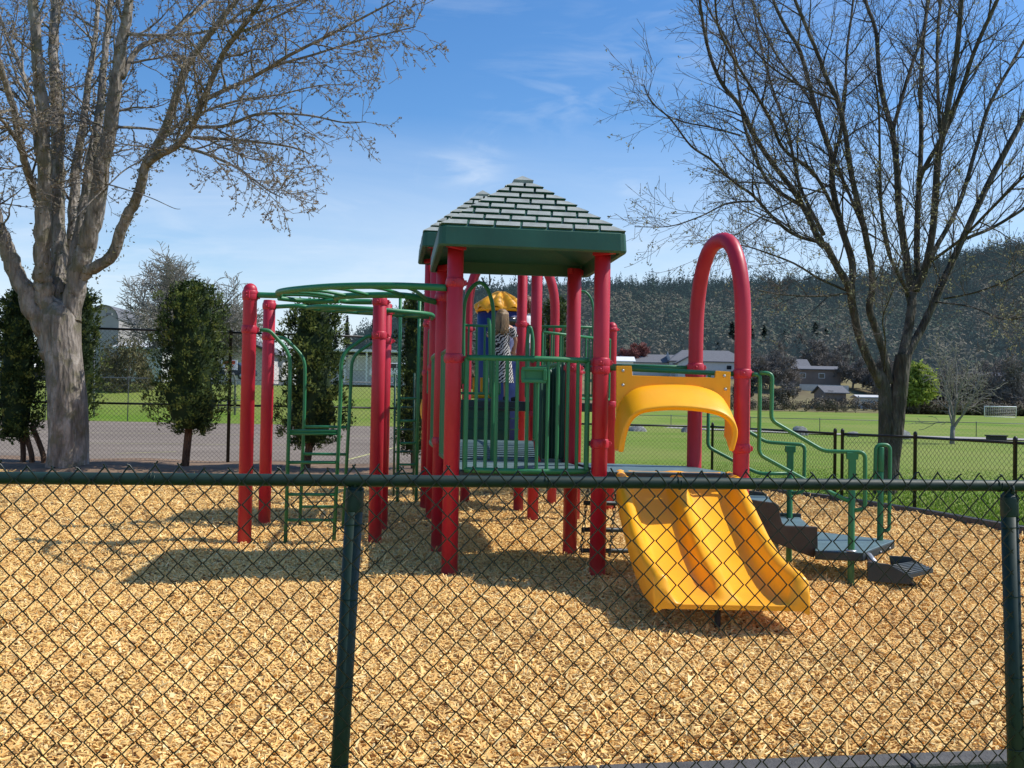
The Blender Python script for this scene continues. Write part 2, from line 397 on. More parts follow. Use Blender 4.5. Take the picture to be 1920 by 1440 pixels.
# hills as a fan
ang = np.linspace(-.62, .72, 150); dd = np.concatenate([np.linspace(234, 640, 60), [800, 1200]])
A, D = np.meshgrid(ang, dd)
X = A * D; Z = terrain(X, D) + .0
V = np.stack([X, D, Z], -1).reshape(-1, 3); nx = len(ang)
i = (np.arange(len(dd) - 1)[:, None] * nx + np.arange(nx - 1)[None, :]).ravel()
h = np_mesh('hills', V, np.stack([i, i + 1, i + nx + 1, i + nx], -1), M['hillsoil'], smooth=True); tag(h, kind='structure')

# asphalt court
mb = MB()
mb.add([(-60, 20.9, -.03), (1.5, 20.9, -.03), (1.5, 57, -.03), (-60, 57, -.03)], [(0, 1, 2, 3)])
o = mb.build('asphalt_court', M['asphalt']); tag(o, kind='structure')
mb = MB()
for a, b in (((-4.0, 24, ), (-3.2, 40)), ((-14, 30), (-7, 31.4)), ((-10, 25), (-8.9, 26.3)), ((-20, 38), (-3.4, 41))):
    a = Vector((*a, -.025)); b = Vector((*b, -.025)); d = (b - a).normalized(); nrm = Vector((-d.y, d.x, 0)) * .045
    mb.add([a - nrm, b - nrm, b + nrm, a + nrm], [(0, 1, 2, 3)])
o = mb.build('court_lines', M['line']); tag(o, kind='structure')
# concrete path on the right
mb = MB(); pts = [(8, 70), (17, 60), (22, 56), (30, 53), (45, 50), (80, 46)]
for (a, b) in zip(pts[:-1], pts[1:]):
    mb.add([(a[0], a[1] - 1.4, -.0), (b[0], b[1] - 1.4, -.0), (b[0], b[1] + 1.4, .03), (a[0], a[1] + 1.4, .03)], [(0, 1, 2, 3)])
o = mb.build('footpath', M['concrete']); tag(o, kind='structure')

# chip bed polygon right edge as function of y
EDGE_Y = [2, 4.3, 8, 11.6, 13.5, 15.5, 16.5, 18, 20.6]
EDGE_X = [6.6, 6.5, 6.35, 6.1, 5.65, 5.0, 4.35, 3.6, 2.2]
def edge_x(y): return np.interp(y, EDGE_Y, EDGE_X)
CURB_A = gnd(1000, 1455); CURB_B = gnd(1890, 1420)
cdir = (CURB_B - CURB_A).normalized(); cdir.z = 0
def curb_y(x): return CURB_A.y + (np.asarray(x) - CURB_A.x) * cdir.y / cdir.x
Xn = np.linspace(0, 1, 190); Yn = np.linspace(0, 1, 170)
XX, TT = np.meshgrid(Xn, Yn)
YY = 3.3 + TT * 17.3
XX = -13 + XX * (edge_x(YY) + 13)
Y0 = curb_y(XX)
YY = np.where(TT < .0, YY, Y0 + (20.6 - Y0) * TT)
XX = -13 + (XX + 13) * (edge_x(YY) + 13) / (XX.max(axis=1, keepdims=True) + 13)
ZZ = chipz(XX, YY) - .012
V = np.stack([XX, YY, ZZ], -1).reshape(-1, 3); nx = 190
i = (np.arange(169)[:, None] * nx + np.arange(nx - 1)[None, :]).ravel()
o = np_mesh('chip_bed', V, np.stack([i, i + 1, i + nx + 1, i + nx], -1), M['chipbed'], smooth=True); tag(o, kind='structure')
# outside strip between the curb and the near fence
mb = MB(); mb.add([(-14, 0, -.12), (14, 0, -.12), (14, float(curb_y(14)), -.12), (-14, float(curb_y(-14)), -.12)], [(0, 1, 2, 3)])
o = mb.build('worn_verge', M['dirt']); tag(o, kind='structure')
# dirt around the trees by the court
g = grid_sheet('dirt_strip', np.linspace(-14, 3, 60), np.linspace(17.3, 20.9, 20),
               lambda X, Y: .05 + .10 * sst(17.3, 18.4, Y) * (1 - .9 * sst(20.2, 20.9, Y)) + .02 * np.sin(X * 2.3) - .14 * (1 - sst(17.3, 17.7, Y)), M['dirt']); tag(g, kind='structure')

# ------------------------------------------------------------------ wood chips
def chips():
    P = []
    def zone(y0, y1, dens):
        area_x0 = -.60 * y1 - .6; area_x1 = min(.60 * y1 + .6, 7)
        n = int(dens * (y1 - y0) * (area_x1 - area_x0))
        x = rng.uniform(area_x0, area_x1, n); y = rng.uniform(y0, y1, n)
        k = (np.abs(x) < .57 * y + .5) & (x < edge_x(y) - .05) & (y > curb_y(x) + .02)
        return x[k], y[k]
    for (y0, y1, dens, sc) in ((3.3, 5.5, 5200, 1), (5.5, 8, 4200, 1), (8, 11, 2400, 1.1), (11, 14.5, 1000, 1.3), (14.5, 18.2, 500, 1.6)):
        x, y = zone(y0, y1, dens); n = len(x)
        L = rng.gamma(3.2, .0068, n) * sc + .005; W = rng.uniform(.0025, .0080, n) * sc; T = rng.uniform(.0012, .0035, n) * sc
        ya = rng.uniform(0, 2 * PI, n); pi_ = rng.normal(0, .32, n); ro = rng.normal(0, .42, n)
        big = rng.random(n) < .05; W[big] *= 1.9
        z = chipz(x, y) + rng.uniform(-.004, .014, n) + np.abs(np.sin(pi_)) * L * .5
        e1 = np.stack([np.cos(ya) * np.cos(pi_), np.sin(ya) * np.cos(pi_), np.sin(pi_)], -1)
        s0 = np.stack([-np.sin(ya), np.cos(ya), np.zeros(n)], -1); n0 = np.cross(e1, s0)
        e2 = s0 * np.cos(ro)[:, None] + n0 * np.sin(ro)[:, None]; e3 = np.cross(e1, e2)
        c = np.stack([x, y, z], -1)
        taper = rng.uniform(.35, 1.0, (n, 2))
        corners = []
        for zz in (-1, 1):
            for (a, b) in ((-1, -1), (1, -1), (1, 1), (-1, 1)):
                tw = taper[:, 0] if a < 0 else taper[:, 1]
                corners.append(c + e1 * (a * L / 1.6)[:, None] + e2 * (b * W * tw)[:, None] + e3 * (zz * T)[:, None])
        V = np.stack(corners, 1).reshape(-1, 3)
        b0 = (np.arange(n) * 8)[:, None]
        quads = [(4, 5, 6, 7), (0, 1, 5, 4), (1, 2, 6, 5), (2, 3, 7, 6), (3, 0, 4, 7), (3, 2, 1, 0)]
        F = np.stack([b0 + np.array(q)[None, :] for q in quads], 1).reshape(-1, 4)
        v = np.repeat(np.clip(rng.normal(.55, .22, n), 0, 1), len(quads))
        P.append((V, F, v))
    off = 0; Vs = []; Fs = []; vs = []
    for V, F, v in P: Vs.append(V); Fs.append(F + off); vs.append(v); off += len(V)
    o = np_mesh('wood_chips', np.concatenate(Vs), np.concatenate(Fs), M['chips'], np.concatenate(vs))
    tag(o, 'loose pale wood chips covering the play area', 'wood chips', kind='stuff')
chips()

# curbs
def curb(pts, w, z0, z1, label, seglen=1.22, name='rubber_curb'):
    """a row of border lengths butted end to end"""
    for k in range(len(pts) - 1):
        a, b = Vector(pts[k]), Vector(pts[k + 1]); n = max(1, round((b - a).length / seglen))
        for q in range(n):
            p0 = a.lerp(b, q / n); p1 = a.lerp(b, (q + 1) / n); d = (p1 - p0).normalized(); s = Vector((-d.y, d.x, 0))
            p0 = p0 + d * .003; p1 = p1 - d * .003
            yield p0, p1, s
E_ = empty('play_area_border', (2, 3.95, 0), 'black rubber border kerb along the near edge of the wood chips', 'border kerb')
a = CURB_A - cdir * 6; b = CURB_A + cdir * 9
for p0, p1, s in curb([(a.x, a.y, 0), (b.x, b.y, 0)], 0, 0, 0, ''):
    mb = MB(); w = .11
    mb.plate([p0 + Vector((0, 0, -.12)), p0 - s * w + Vector((0, 0, -.12)), p0 - s * w + Vector((0, 0, .030)), p0 + Vector((0, 0, .038))], p1 - p0)
    mb.build('border_length', M['trim'], E_, bevel=.012)
E_ = empty('play_area_border', (5.6, 13.5, 0), 'dark timber edging between the wood chips and the lawn', 'border kerb')
ep = [(float(edge_x(y)), y, 0) for y in (6, 8, 10, 11.6, 13.5, 15.5, 16.5, 18, 20.4)]
for p0, p1, s in curb(ep, 0, 0, 0, '', 2.0):
    mb = MB(); w = .12
    mb.plate([p0 + Vector((0, 0, -.1)), p0 - s * w + Vector((0, 0, -.1)), p0 - s * w + Vector((0, 0, .08)), p0 + Vector((0, 0, .08))], p1 - p0)
    mb.build('edging_length', M['trim'], E_, bevel=.012)
# ================================================================== play structure
S = empty('play_structure', (.2, 8.8, 0), 'red, green and yellow playground structure with shingled roofs and a double slide', 'playground')
PR = .0675
def collar(parent, c, r=PR, h=.05, ang=None):
    mb = MB(); x, y, z = c
    h *= .8; prof = [(r + .001, -h), (r + .007, -h * .85), (r + .010, -h * .4), (r + .011, 0), (r + .010, h * .4), (r + .007, h * .85), (r + .001, h)]
    mb.lathe((x, y, z), prof, 24)
    for a in ((ang,) if ang is not None else (.3, 2.4, 4.6)):
        p = Vector((x + math.cos(a) * (r + .014), y + math.sin(a) * (r + .014), z))
        mb.box(p, (.026, .05, h * 1.1), rz=a)
        q = Matrix.Rotation(a, 3, 'Z') @ Matrix.Rotation(PI / 2, 3, 'Y')
        mb.lathe(p, [(.001, .016), (.011, .018), (.012, .024), (.006, .03)], 8, rot=q)
    return mb.build('collar', M['red'], parent, loc=c, bevel=.004)
def post(x, y, top, dome=False, cols=(), r=PR, z0=-.25, name='post', lean=None):
    mb = MB()
    if dome:
        prof = [(r, z0), (r, top - .09)] + [(r * 1.02 * math.cos(a), top - .07 + .07 * math.sin(a)) for a in (0, .4, .8, 1.15, 1.45)]
        mb.lathe((x, y, 0), prof, 28)
    else:
        mb.lathe((x, y, 0), [(r, z0), (r, top - .008), (r - .006, top)], 28)
    o = mb.build(name, M['red'], S, loc=(x, y, 0))
    for z in cols: collar(o, (x, y, z), r)
    if dome: collar(o, (x, y, top - .10), r, .035)
    return o
def pz(px, py, D): return zat(px, py, D)
# shelter 1
FL = Vector((-.487, 8.16, 0)); FR = Vector((.742, 8.27, 0)); BL = Vector((-.675, 9.42, 0)); BR = Vector((.578, 9.42, 0))
AF = Vector((1.925, 8.25, 0)); AB = Vector((1.70, 9.15, 0))
post(*FL.xy, 2.72, cols=(pz(855, 530, 8.16), pz(850, 672, 8.16)))
post(*FR.xy, 2.72, cols=(pz(1128, 680, 8.27), pz(1128, 693, 8.27), pz(1126, 832, 8.27)))
post(*BL.xy, 2.72, cols=(pz(832, 558, 9.42), 1.05))
post(*BR.xy, 2.72, cols=(pz(1072, 690, 9.42),))
# shelter 2 (higher)
L3 = Vector((-.94, 11.85, 0)); L4 = Vector((-1.12, 13.1, 0)); M2 = Vector((.28, 12.0, 0)); M1 = Vector((.115, 13.3, 0))
post(*L3.xy, 3.28, cols=(pz(818, 594, 11.85), pz(812, 690, 11.85)))
post(*L4.xy, 3.28, cols=(pz(801, 608, 13.1), pz(800, 700, 13.1)))
post(*M2.xy, 3.28, cols=(1.3,))
post(*M1.xy, 3.28, cols=(pz(980, 608, 13.3),))
# free standing posts
A_ = Vector((-2.60, 9.72, 0)); B_ = Vector((-2.75, 11.1, 0)); C_ = Vector((-1.353, 9.97, 0)); C2 = Vector((-1.435, 11.1, 0))
post(*A_.xy, 2.56, True, (pz(471, 552, 9.72) - .02, pz(470, 618, 9.72)))
post(*B_.xy, pz(508, 563, 11.1), False, (pz(508, 574, 11.1), pz(507, 631, 11.1)))
post(*C_.xy, pz(714, 557, 9.97), False, (pz(714, 566, 9.97), pz(713, 629, 9.97)))
post(*C2.xy, pz(726, 570, 11.1), False, (pz(726, 584, 11.1), pz(725, 639, 11.1)))
post(1.335, 13.3, pz(1150, 604, 13.3), True, (pz(1147, 758, 13.3),))
post(.80, 12.2, pz(1083, 683, 12.2), True, ())
# arch posts
def arch(P0, P1, zs, ztop, cols0, cols1):
    mb = MB(); n = 22; path = [P0 + Vector((0, 0, -.25)), P0 + Vector((0, 0, .8)), P0 + Vector((0, 0, zs))]
    mid = (P0 + P1) / 2; hv = (P0 - P1) / 2
    for i in range(1, n):
        a = PI * i / n
        path.append(mid + hv * (math.copysign(abs(math.cos(a)) ** .82, math.cos(a))) + Vector((0, 0, zs + (ztop - zs) * math.sin(a) ** .90)))
    path += [P1 + Vector((0, 0, zs)), P1 + Vector((0, 0, .8)), P1 + Vector((0, 0, -.25))]
    mb.tube(path, PR, 24); o = mb.build('arch_post', M['red'], S, loc=P0)
    for z in cols0: collar(o, (P0.x, P0.y, z))
    for z in cols1: collar(o, (P1.x, P1.y, z))
arch(AF, AB, 2.05, pz(1366, 452, 8.7), (pz(1396, 701, 8.25), pz(1393, 841, 8.25)), (pz(1308, 689, 9.15), pz(1308, 697, 9.15) - .03))
arch(Vector((-.64, 14.0, 0)), Vector((.60, 14.2, 0)), 2.72, 3.62, (pz(877, 617, 14.0),), (pz(1040, 617, 14.2),))

# ---------------- roofs
def roof(c_eave, z_lo, z_hi, z_ap, rows=9):
    """c_eave: FL, FR, BR, BL corners in plan (upper fascia edge)"""
    C4 = [Vector((p[0], p[1], 0)) for p in c_eave]; cen = sum(C4, Vector()) / 4
    mb = MB()
    def ring(k, z): return [Vector((cen.x + (p.x - cen.x) * k, cen.y + (p.y - cen.y) * k, z)) for p in C4]
    def rounded(ps, r_=.055):
        out = []
        for i in range(4):
            a = ps[i - 1]; b_ = ps[i]; c_ = ps[(i + 1) % 4]
            u_ = (a - b_).normalized() * r_; w_ = (c_ - b_).normalized() * r_
            for t in (0, .33, .67, 1): out.append((b_ + u_) * (1 - t) ** 2 + b_ * 2 * t * (1 - t) + (b_ + w_) * t * t)
        return out
    rings = [rounded(ring(.90, z_lo + .10), .04), rounded(ring(.95, z_lo + .002), .04), rounded(ring(1.0, z_lo), .05), rounded(ring(1.012, z_lo + .015), .06), rounded(ring(1.0, z_hi - .015)), rounded(ring(.985, z_hi), .06)]
    base = ring(.985, z_hi); ap = Vector((cen.x, cen.y, z_ap - .03))
    o0 = len(mb.v)
    for rg in rings: mb.v.extend([tuple(p) for p in rg])
    k = 16
    for i in range(len(rings) - 1):
        for j in range(k):
            a = o0 + i * k + j; b_ = o0 + i * k + (j + 1) % k
            mb.face((a, b_, b_ + k, a + k), False)
    top = rings[-1]; n0 = len(mb.v); mb.v.append(tuple(ap))
    mb.cur = 1
    for j in range(k): mb.face((o0 + (len(rings) - 1) * k + j, o0 + (len(rings) - 1) * k + (j + 1) % k, n0))
    mb.cur = 0
    # underside
    n1 = len(mb.v); mb.v.append((cen.x, cen.y, z_lo + .28))
    for j in range(k): mb.face((o0 + (j + 1) % k, o0 + j, n1))
    body = mb.build('roof', [M['roofgreen'], M['dkgreen']], S, loc=(cen.x, cen.y, z_lo))
    # shingles: raised tapered slabs on each face
    mb = MB(); ap = Vector((cen.x, cen.y, z_ap))
    rs_ = random.Random(5)
    for f in range(4):
        a = base[f]; b_ = base[(f + 1) % 4]; L = (b_ - a).length
        nrm = (b_ - a).cross(ap - a).normalized()
        w0 = L / 7.0
        for r_ in range(rows - 1):
            t0 = r_ / rows; t1 = (r_ + 1) / rows
            g0 = t0 + .009 if r_ else .002; g1 = t1 - .009
            xl0 = -L / 2 * (1 - g0); xl1 = -L / 2 * (1 - g1)
            off = (r_ % 2) * w0 * .5 + r_ * .03
            cuts = [x for x in [(-L / 2 + off + w0 * i) for i in range(-2, 12)] if xl0 + w0 * .28 < x < -xl0 - w0 * .28]
            lo = [xl0] + cuts + [-xl0]
            mid = (a + b_) / 2; ux = (b_ - a).normalized(); up = ap - mid
            for q in range(len(lo) - 1):
                x0 = lo[q] + (.011 if q else 0); x1 = lo[q + 1] - (.009 if q < len(lo) - 2 else 0)
                # upper edge clipped to the hips
                u0 = max(x0 + (.016 if q else 0), xl1); u1 = min(x1 + (.012 if q < len(lo) - 2 else 0), -xl1)
                if q == 0: u0 = xl1
                if q == len(lo) - 2: u1 = -xl1
                if u1 - u0 < .01: continue
                hb = .015 + rs_.uniform(-.002, .002); ht = .002
                P4 = [mid + up * g0 + ux * x0, mid + up * g0 + ux * x1, mid + up * g1 + ux * u1, mid + up * g1 + ux * u0]
                H4 = [hb, hb, ht, ht]
                vs = [p - nrm * .02 for p in P4] + [p + nrm * h_ for p, h_ in zip(P4, H4)]
                mb.cur = 0; mb.add(vs, [(4, 5, 6, 7)]); mb.cur = 1; mb.add(vs, [(0, 1, 5, 4), (1, 2, 6, 5), (2, 3, 7, 6), (3, 0, 4, 7)])
    # cap
    t = (rows - 1) / rows + .005; cp = [p.lerp(ap, t) for p in base]
    n0 = len(mb.v); mb.v.extend([tuple(p + Vector((0, 0, -.01))) for p in cp] + [tuple(Vector((cen.x, cen.y, p.z)) + (p - Vector((cen.x, cen.y, p.z))) * 1.1 + Vector((0, 0, .022))) for p in cp] + [tuple(ap + Vector((0, 0, .015)))])
    mb.cur = 0
    for j in range(4):
        jj = (j + 1) % 4; mb.face((n0 + j, n0 + jj, n0 + 4 + jj, n0 + 4 + j)); mb.face((n0 + 4 + j, n0 + 4 + jj, n0 + 8))
    mb.build('shingles', [M['shingle'], M['dkgreen']], body, loc=(cen.x, cen.y, z_lo))
    for p in C4:
        d = (cen - p).normalized(); mb = MB()
        mb.box((p + d * .22) + Vector((0, 0, z_lo + .03)), (.2, .05, .05), rz=math.atan2(d.y, d.x))
        mb.build('bracket', M['red'], body, loc=p + d * .22)
roof([(-.60, 7.80), (.915, 8.02), (.72, 9.62), (-.80, 9.45)], 2.665, 2.835, 3.43)
roof([(-1.07, 11.45), (.43, 11.65), (.25, 13.15), (-1.26, 12.95)], 3.23, 3.41, 4.07)

# ---------------- decks
def deck(pts, z, th=.12, name='deck'):
    mb = MB(); mb.prism([p[:2] for p in pts], z - th, z)
    o = mb.build(name, M['deck'], S, loc=(sum(p[0] for p in pts) / len(pts), sum(p[1] for p in pts) / len(pts), z), bevel=.012)
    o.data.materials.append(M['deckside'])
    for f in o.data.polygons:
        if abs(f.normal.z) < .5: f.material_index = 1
    return o
ZD = .87
def inset(ps, d=.05):
    c = sum((Vector(p) for p in ps), Vector()) / len(ps)
    return [tuple(Vector(p) + (Vector(p) - c).normalized() * d) for p in ps]
deck([FL + Vector((.03, -.02, 0)), FR + Vector((-.03, -.02, 0)), BR + Vector((-.03, .03, 0)), BL + Vector((.03, .03, 0))], ZD)
deck([FR + Vector((.035, -.02, 0)), AF + Vector((-.03, -.02, 0)), AB + Vector((-.02, .05, 0)), BR + Vector((.04, .05, 0))], ZD)
deck([L3 + Vector((.02, -.02, 0)), M2 + Vector((-.02, -.02, 0)), M1, L4], 1.45)
deck([L4 + Vector((0, .01, 0)), M1 + Vector((0, .01, 0)), Vector((1.335, 13.3, 0)), Vector((.62, 14.2, 0)), Vector((-.64, 14.1, 0))], 1.448)
# planked bridge between the decks
mb = MB(); n = 13
for i in range(n):
    t = (i + .5) / n; y = 9.5 + t * 2.25; xl = -.62 - .26 * t; xr = .5 - .26 * t; z = ZD - .01 + .10 * math.sin(PI * t * .55)
    mb.box(((xl + xr) / 2, y, z), (xr - xl, 2.25 / n * .60, .05))
bd = mb.build('bridge_deck', M['deck'], S, loc=(-.1, 10.6, ZD), bevel=.006)
mb = MB(); mb.add([(-.64, 9.5, ZD - .08), (.5, 9.5, ZD - .08), (.26, 11.75, ZD + .0), (-.88, 11.75, ZD + .0)], [(0, 1, 2, 3)]); mb.build('pan', M['black'], bd, loc=(-.1, 10.6, ZD))  # black sheet added under the planks so the gaps read as deep shade
mb = MB()
for sx in (0, 1):
    pts = []
    for i in range(9):
        t = i / 8; y = 9.5 + t * 2.25; pts.append(Vector(((-.64 - .26 * t) if sx == 0 else (.52 - .26 * t), y, ZD - .0 + .10 * math.sin(PI * t * .55))))
    mb.tube(pts, .028, 8)
mb.build('bridge_side_rail', M['deckside'], S, loc=(-.1, 10.6, ZD))
# green riser wall under the high deck
mb = MB(); mb.plate([L3 + Vector((.08, -.03, .93)), M2 + Vector((-.3, -.03, .93)), M2 + Vector((-.3, -.03, 1.46)), L3 + Vector((.08, -.03, 1.46))], (0, .03, 0))
for k in range(4):
    z = .98 + k * .13; mb.box((-.35, 11.84, z), (.9, .02, .012), rz=.11)
mb.build('riser_panel', M['dkgreen'], S, loc=(-.35, 11.85, 1.2), bevel=.006)

# ---------------- guard rails with bars
def bars(a, b, z0, z1, n, rt=.024, rb=.015, bow=0, bowdir=(0, -1, 0), posts=True, name='guard_rail', mat='green', z1b=None, flat=False):
    a = Vector(a); b = Vector(b); bd = Vector(bowdir); z1b = z1 if z1b is None else z1b
    def p(t, z): return a.lerp(b, t) + bd * bow * math.sin(PI * t) + Vector((0, 0, z))
    mb = MB(); N = 14 if bow else 2
    mb.tube([p(i / N, z1) for i in range(N + 1)], rt, 12)
    mb.tube([p(i / N, z0) for i in range(N + 1)], rt, 12)
    for i in range(n):
        t = i / (n - 1); q0 = p(t, z0); q1 = p(t, z1)
        mb.tube([q0, q1], (rt * .9 if i in (0, n - 1) else rb), 8, cap=False)
    return mb.build(name, M[mat], S, loc=(a + b) / 2)
ga = FL + Vector((.11, -.02, 0)); gb = FR + Vector((-.11, -.02, 0))
z_t = pz(990, 673, 8.15); z_b = pz(990, 886, 8.1) + .01
g1 = bars(ga, gb, z_b, z_t, 13, bow=.10)
# play window box in the guard
mb = MB(); c = at(1001, 703, 8.03)
for dx, dz, w, h_ in ((0, .05, .20, .03), (0, -.05, .20, .03), (-.09, 0, .03, .09), (.09, 0, .03, .09)):
    mb.box(c + Vector((dx, 0, dz)), (w, .035, h_), rz=.08)
mb.box(c + Vector((0, .012, 0)), (.16, .012, .08), rz=.08)
mb.build('number_panel', M['green'], g1, loc=c, bevel=.005)
bars(FL + Vector((-.02, .12, 0)), BL + Vector((.02, -.12, 0)), .93, 1.88, 9, rb=.016)
bars(BL + Vector((-.02, .12, 0)), L3 + Vector((.02, -.12, 0)), .98, 1.9, 12, rb=.014, bow=.05, bowdir=(-1, 0, 0))
bars(BR + Vector((0, .12, 0)), M2 + Vector((0, -.12, 0)), .98, 1.85, 12, rb=.016, bow=.04, bowdir=(1, 0, 0))
# the high deck's rails
bars(M1 + Vector((.08, 0, 0)), Vector((1.27, 13.3, 0)), 1.55, pz(1060, 613, 13.3), 10, rt=.018, rb=.012)
bars(M2 + Vector((.08, .0, 0)), Vector((1.30, 13.2, 0)), 1.5, 2.3, 9, rt=.018, rb=.012)
bars(L4 + Vector((.1, 0, 0)), M1 + Vector((-.28, 0, 0)), 1.55, pz(930, 611, 13.2), 9, rt=.018, rb=.014)
bars(L3 + Vector((-.02, .1, 0)), L4 + Vector((.02, -.1, 0)), 1.55, 2.35, 8, rb=.014)
# ribbed climbing wall at the back of the shelter
mb = MB(); w0 = at(1012, 790, 9.55); w1 = at(1063, 790, 9.45)
for i in range(9):
    t = i / 8; x = w0.x + (w1.x - w0.x) * t
    y = 9.55 + .16 * math.sin(PI * t) ; z1 = 1.80 - .10 * math.sin(PI * (1 - t) * .5) + .05
    mb.lathe((x, y, 0), [(.024, .86), (.026, .9), (.026, z1 - .03), (.012, z1)], 8)
mb.build('ribbed_panel', M['dkgreen'], S, loc=(w0.x, 9.5, .86))
# rails on the slide deck
mb = MB()
mb.tube([at(1140, 690, 8.27), at(1393, 702, 8.25)], .020, 12)
mb.build('cross_rail', M['green'], S, loc=(1.3, 8.26, 1.6)); mb = MB()
mb.tube([at(1140, 686, 9.4), at(1308, 690, 9.15)], .020, 12)
mb.build('cross_rail', M['green'], S, loc=(1.4, 9.3, 1.6))

# hoops
def hoop(pts, r_=.019, name='climbing_hoop'):
    mb = MB(); mb.tube(smoothpath(pts, 7), r_, 12); mb.build(name, M['green'], S, loc=pts[0])
hoop([at(869, 720, 9.5), at(869, 600, 9.5), at(875, 555, 9.5), at(895, 531, 9.5), at(913, 540, 9.5), at(924, 575, 9.5), at(925, 620, 9.5), at(924, 760, 9.5), at(922, 876, 9.5)])
hoop([at(1088, 546, 13.2), at(1100, 549, 13.2), at(1111, 570, 13.2), at(1112, 620, 13.2), at(1111, 740, 13.2)], .016)
hoop([at(987, 745, 11.9), at(989, 640, 11.9), at(994, 614, 11.9), at(999, 640, 11.9), at(998, 680, 11.9)], .022, 'grab_handle')
hoop([at(914, 600, 11.7), at(917, 603, 11.7), at(919, 640, 11.7), at(921, 745, 11.7)], .022, 'grab_handle')
# trapeze cable seen under the roof
mb = MB(); mb.tube(smoothpath([at(903, 520, 12.5), at(909, 531, 12.5), at(916, 535, 12.5), at(919, 528, 12.5), at(918, 518, 12.5)], 5), .010, 8)
mb.tube([at(918, 500, 12.5), at(918, 524, 12.5)], .008, 8); mb.build('hanging_hook', M['black'], S, loc=at(910, 525, 12.5))

# ---------------- overhead ladders on the left
zo = 2.42
def V(x, y, z=zo): return Vector((x, y, z))
mb = MB()
r1 = smoothpath([V(A_.x + .08, A_.y, pz(480, 553, 9.72)), V(-2.3, 9.66, 2.44), V(-2.22, 9.3, 2.43), V(-2.0, 8.95, 2.42), V(-1.55, 8.55, 2.41), V(-1.0, 8.25, 2.39), V(FL.x - .07, FL.y, 2.37)], 8)
mb.tube(r1, .029, 12)
r2 = smoothpath([V(C_.x - .08, C_.y, pz(700, 566, 9.97)), V(-1.7, 9.9, 2.42), V(-1.72, 9.55, 2.42), V(-1.45, 9.25, 2.41), V(-1.0, 9.1, 2.40), V(BL.x - .07, BL.y, 2.38)], 8)
mb.tube(r2, .029, 12)
r3 = smoothpath([V(-2.28, 9.55, 2.40), V(-2.05, 9.75, 2.40), V(-1.72, 9.72, 2.40)], 6); mb.tube(r3, .024, 10)
for i in range(6):
    t = .22 + i * .13; p = r1[int(t * (len(r1) - 1))]; q = r2[int(min(1, t + .06) * (len(r2) - 1))]
    mid = (p + q) / 2 + Vector((0, 0, .02)); mb.tube(smoothpath([p, mid, q], 4), .016, 10)
mb.build('overhead_ladder', M['green'], S, loc=(-1.5, 9, zo))
mb = MB()
q1 = smoothpath([V(B_.x + .08, B_.y, pz(515, 575, 11.1)), V(-2.4, 11.05, 2.47), V(-2.2, 11.2, 2.45), V(-1.85, 11.35, 2.44), V(-1.4, 11.6, 2.44), V(L3.x - .06, L3.y, 2.44)], 8); mb.tube(q1, .024, 12)
q2 = smoothpath([V(-2.3, 11.0, 2.45), V(-2.1, 10.75, 2.44), V(-1.75, 10.7, 2.43), V(-1.3, 10.85, 2.42), V(-.95, 11.2, 2.42), V(L3.x - .03, L3.y - .06, 2.42)], 8); mb.tube(q2, .024, 12)
mb.tube(smoothpath([V(C2.x - .06, C2.y, 2.46), V(-1.75, 11.08, 2.46), V(-1.85, 11.0, 2.44), V(-1.7, 10.75, 2.43)], 6), .02, 10)
for i in range(6):
    t = .3 + i * .11; p = q1[int(t * (len(q1) - 1))]; q = q2[int(t * (len(q2) - 1))]; mb.tube([p, q], .016, 10)
mb.build('overhead_ladder', M['green'], S, loc=(-1.8, 11, zo))
# arched access ladders
def arch_ladder(l, r_, rungs, D, rr=.019):
    mb = MB(); mb.tube(roundpath(l, .12, 5), rr, 10); mb.tube(roundpath(r_, .12, 5), rr, 10)
    for (ya, yb, xa, xb) in rungs: mb.tube([at(xa, ya, D), at(xb, yb, D)], .016, 10)
    mb.build('arched_ladder', M['green'], S, loc=((l[0] + r_[0]) / 2))
D1, D2 = 9.85, 11.1
arch_ladder([at(487, 619, 9.75), at(505, 619, 9.78), at(544, 662, D1), at(543, 760, D1), at(535, 1018, D1)],
            [at(706, 629, 9.97), at(688, 630, 9.95), at(640, 664, D1), at(638, 760, D1), at(626, 1018, D1)],
            [(808, 808, 543, 633), (813, 813, 543, 633), (867, 867, 541, 631), (927, 927, 538, 629), (975, 975, 537, 628)], D1)
arch_ladder([at(518, 633, 11.1), at(535, 634, D2), at(572, 672, D2), at(571, 760, D2), at(562, 990, D2)],
            [at(722, 640, 11.1), at(700, 641, D2), at(660, 668, D2), at(656, 760, D2), at(643, 990, D2)],
            [(800, 801, 571, 650), (851, 852, 568, 649), (905, 905, 565, 647), (950, 950, 563, 644)], D2)
# tall straight ladder behind
mb = MB(); D3 = 13.9
mb.tube([at(751, 552, D3), at(745, 948, D3)], .024, 10); mb.tube([at(787, 550, D3), at(780, 948, D3)], .024, 10)
for y, x0, x1 in ((747, 750, 785), (789, 749, 785), (831, 748, 784), (871, 747, 783), (912, 747, 782)): mb.tube([at(x0, y, D3), at(x1, y, D3)], .017, 8)
mb.build('rung_ladder', M['green'], S, loc=at(765, 900, D3))
mb = MB(); D3 = 14.6
for y in (764, 806, 847, 888): mb.tube([at(738, y, D3), at(776, y, D3)], .016, 8)
mb.tube([at(741, 700, D3), at(738, 930, D3)], .016, 8); mb.tube([at(777, 700, D3), at(775, 930, D3)], .016, 8)
mb.build('rung_ladder', M['dkgreen'], S, loc=at(765, 900, D3))
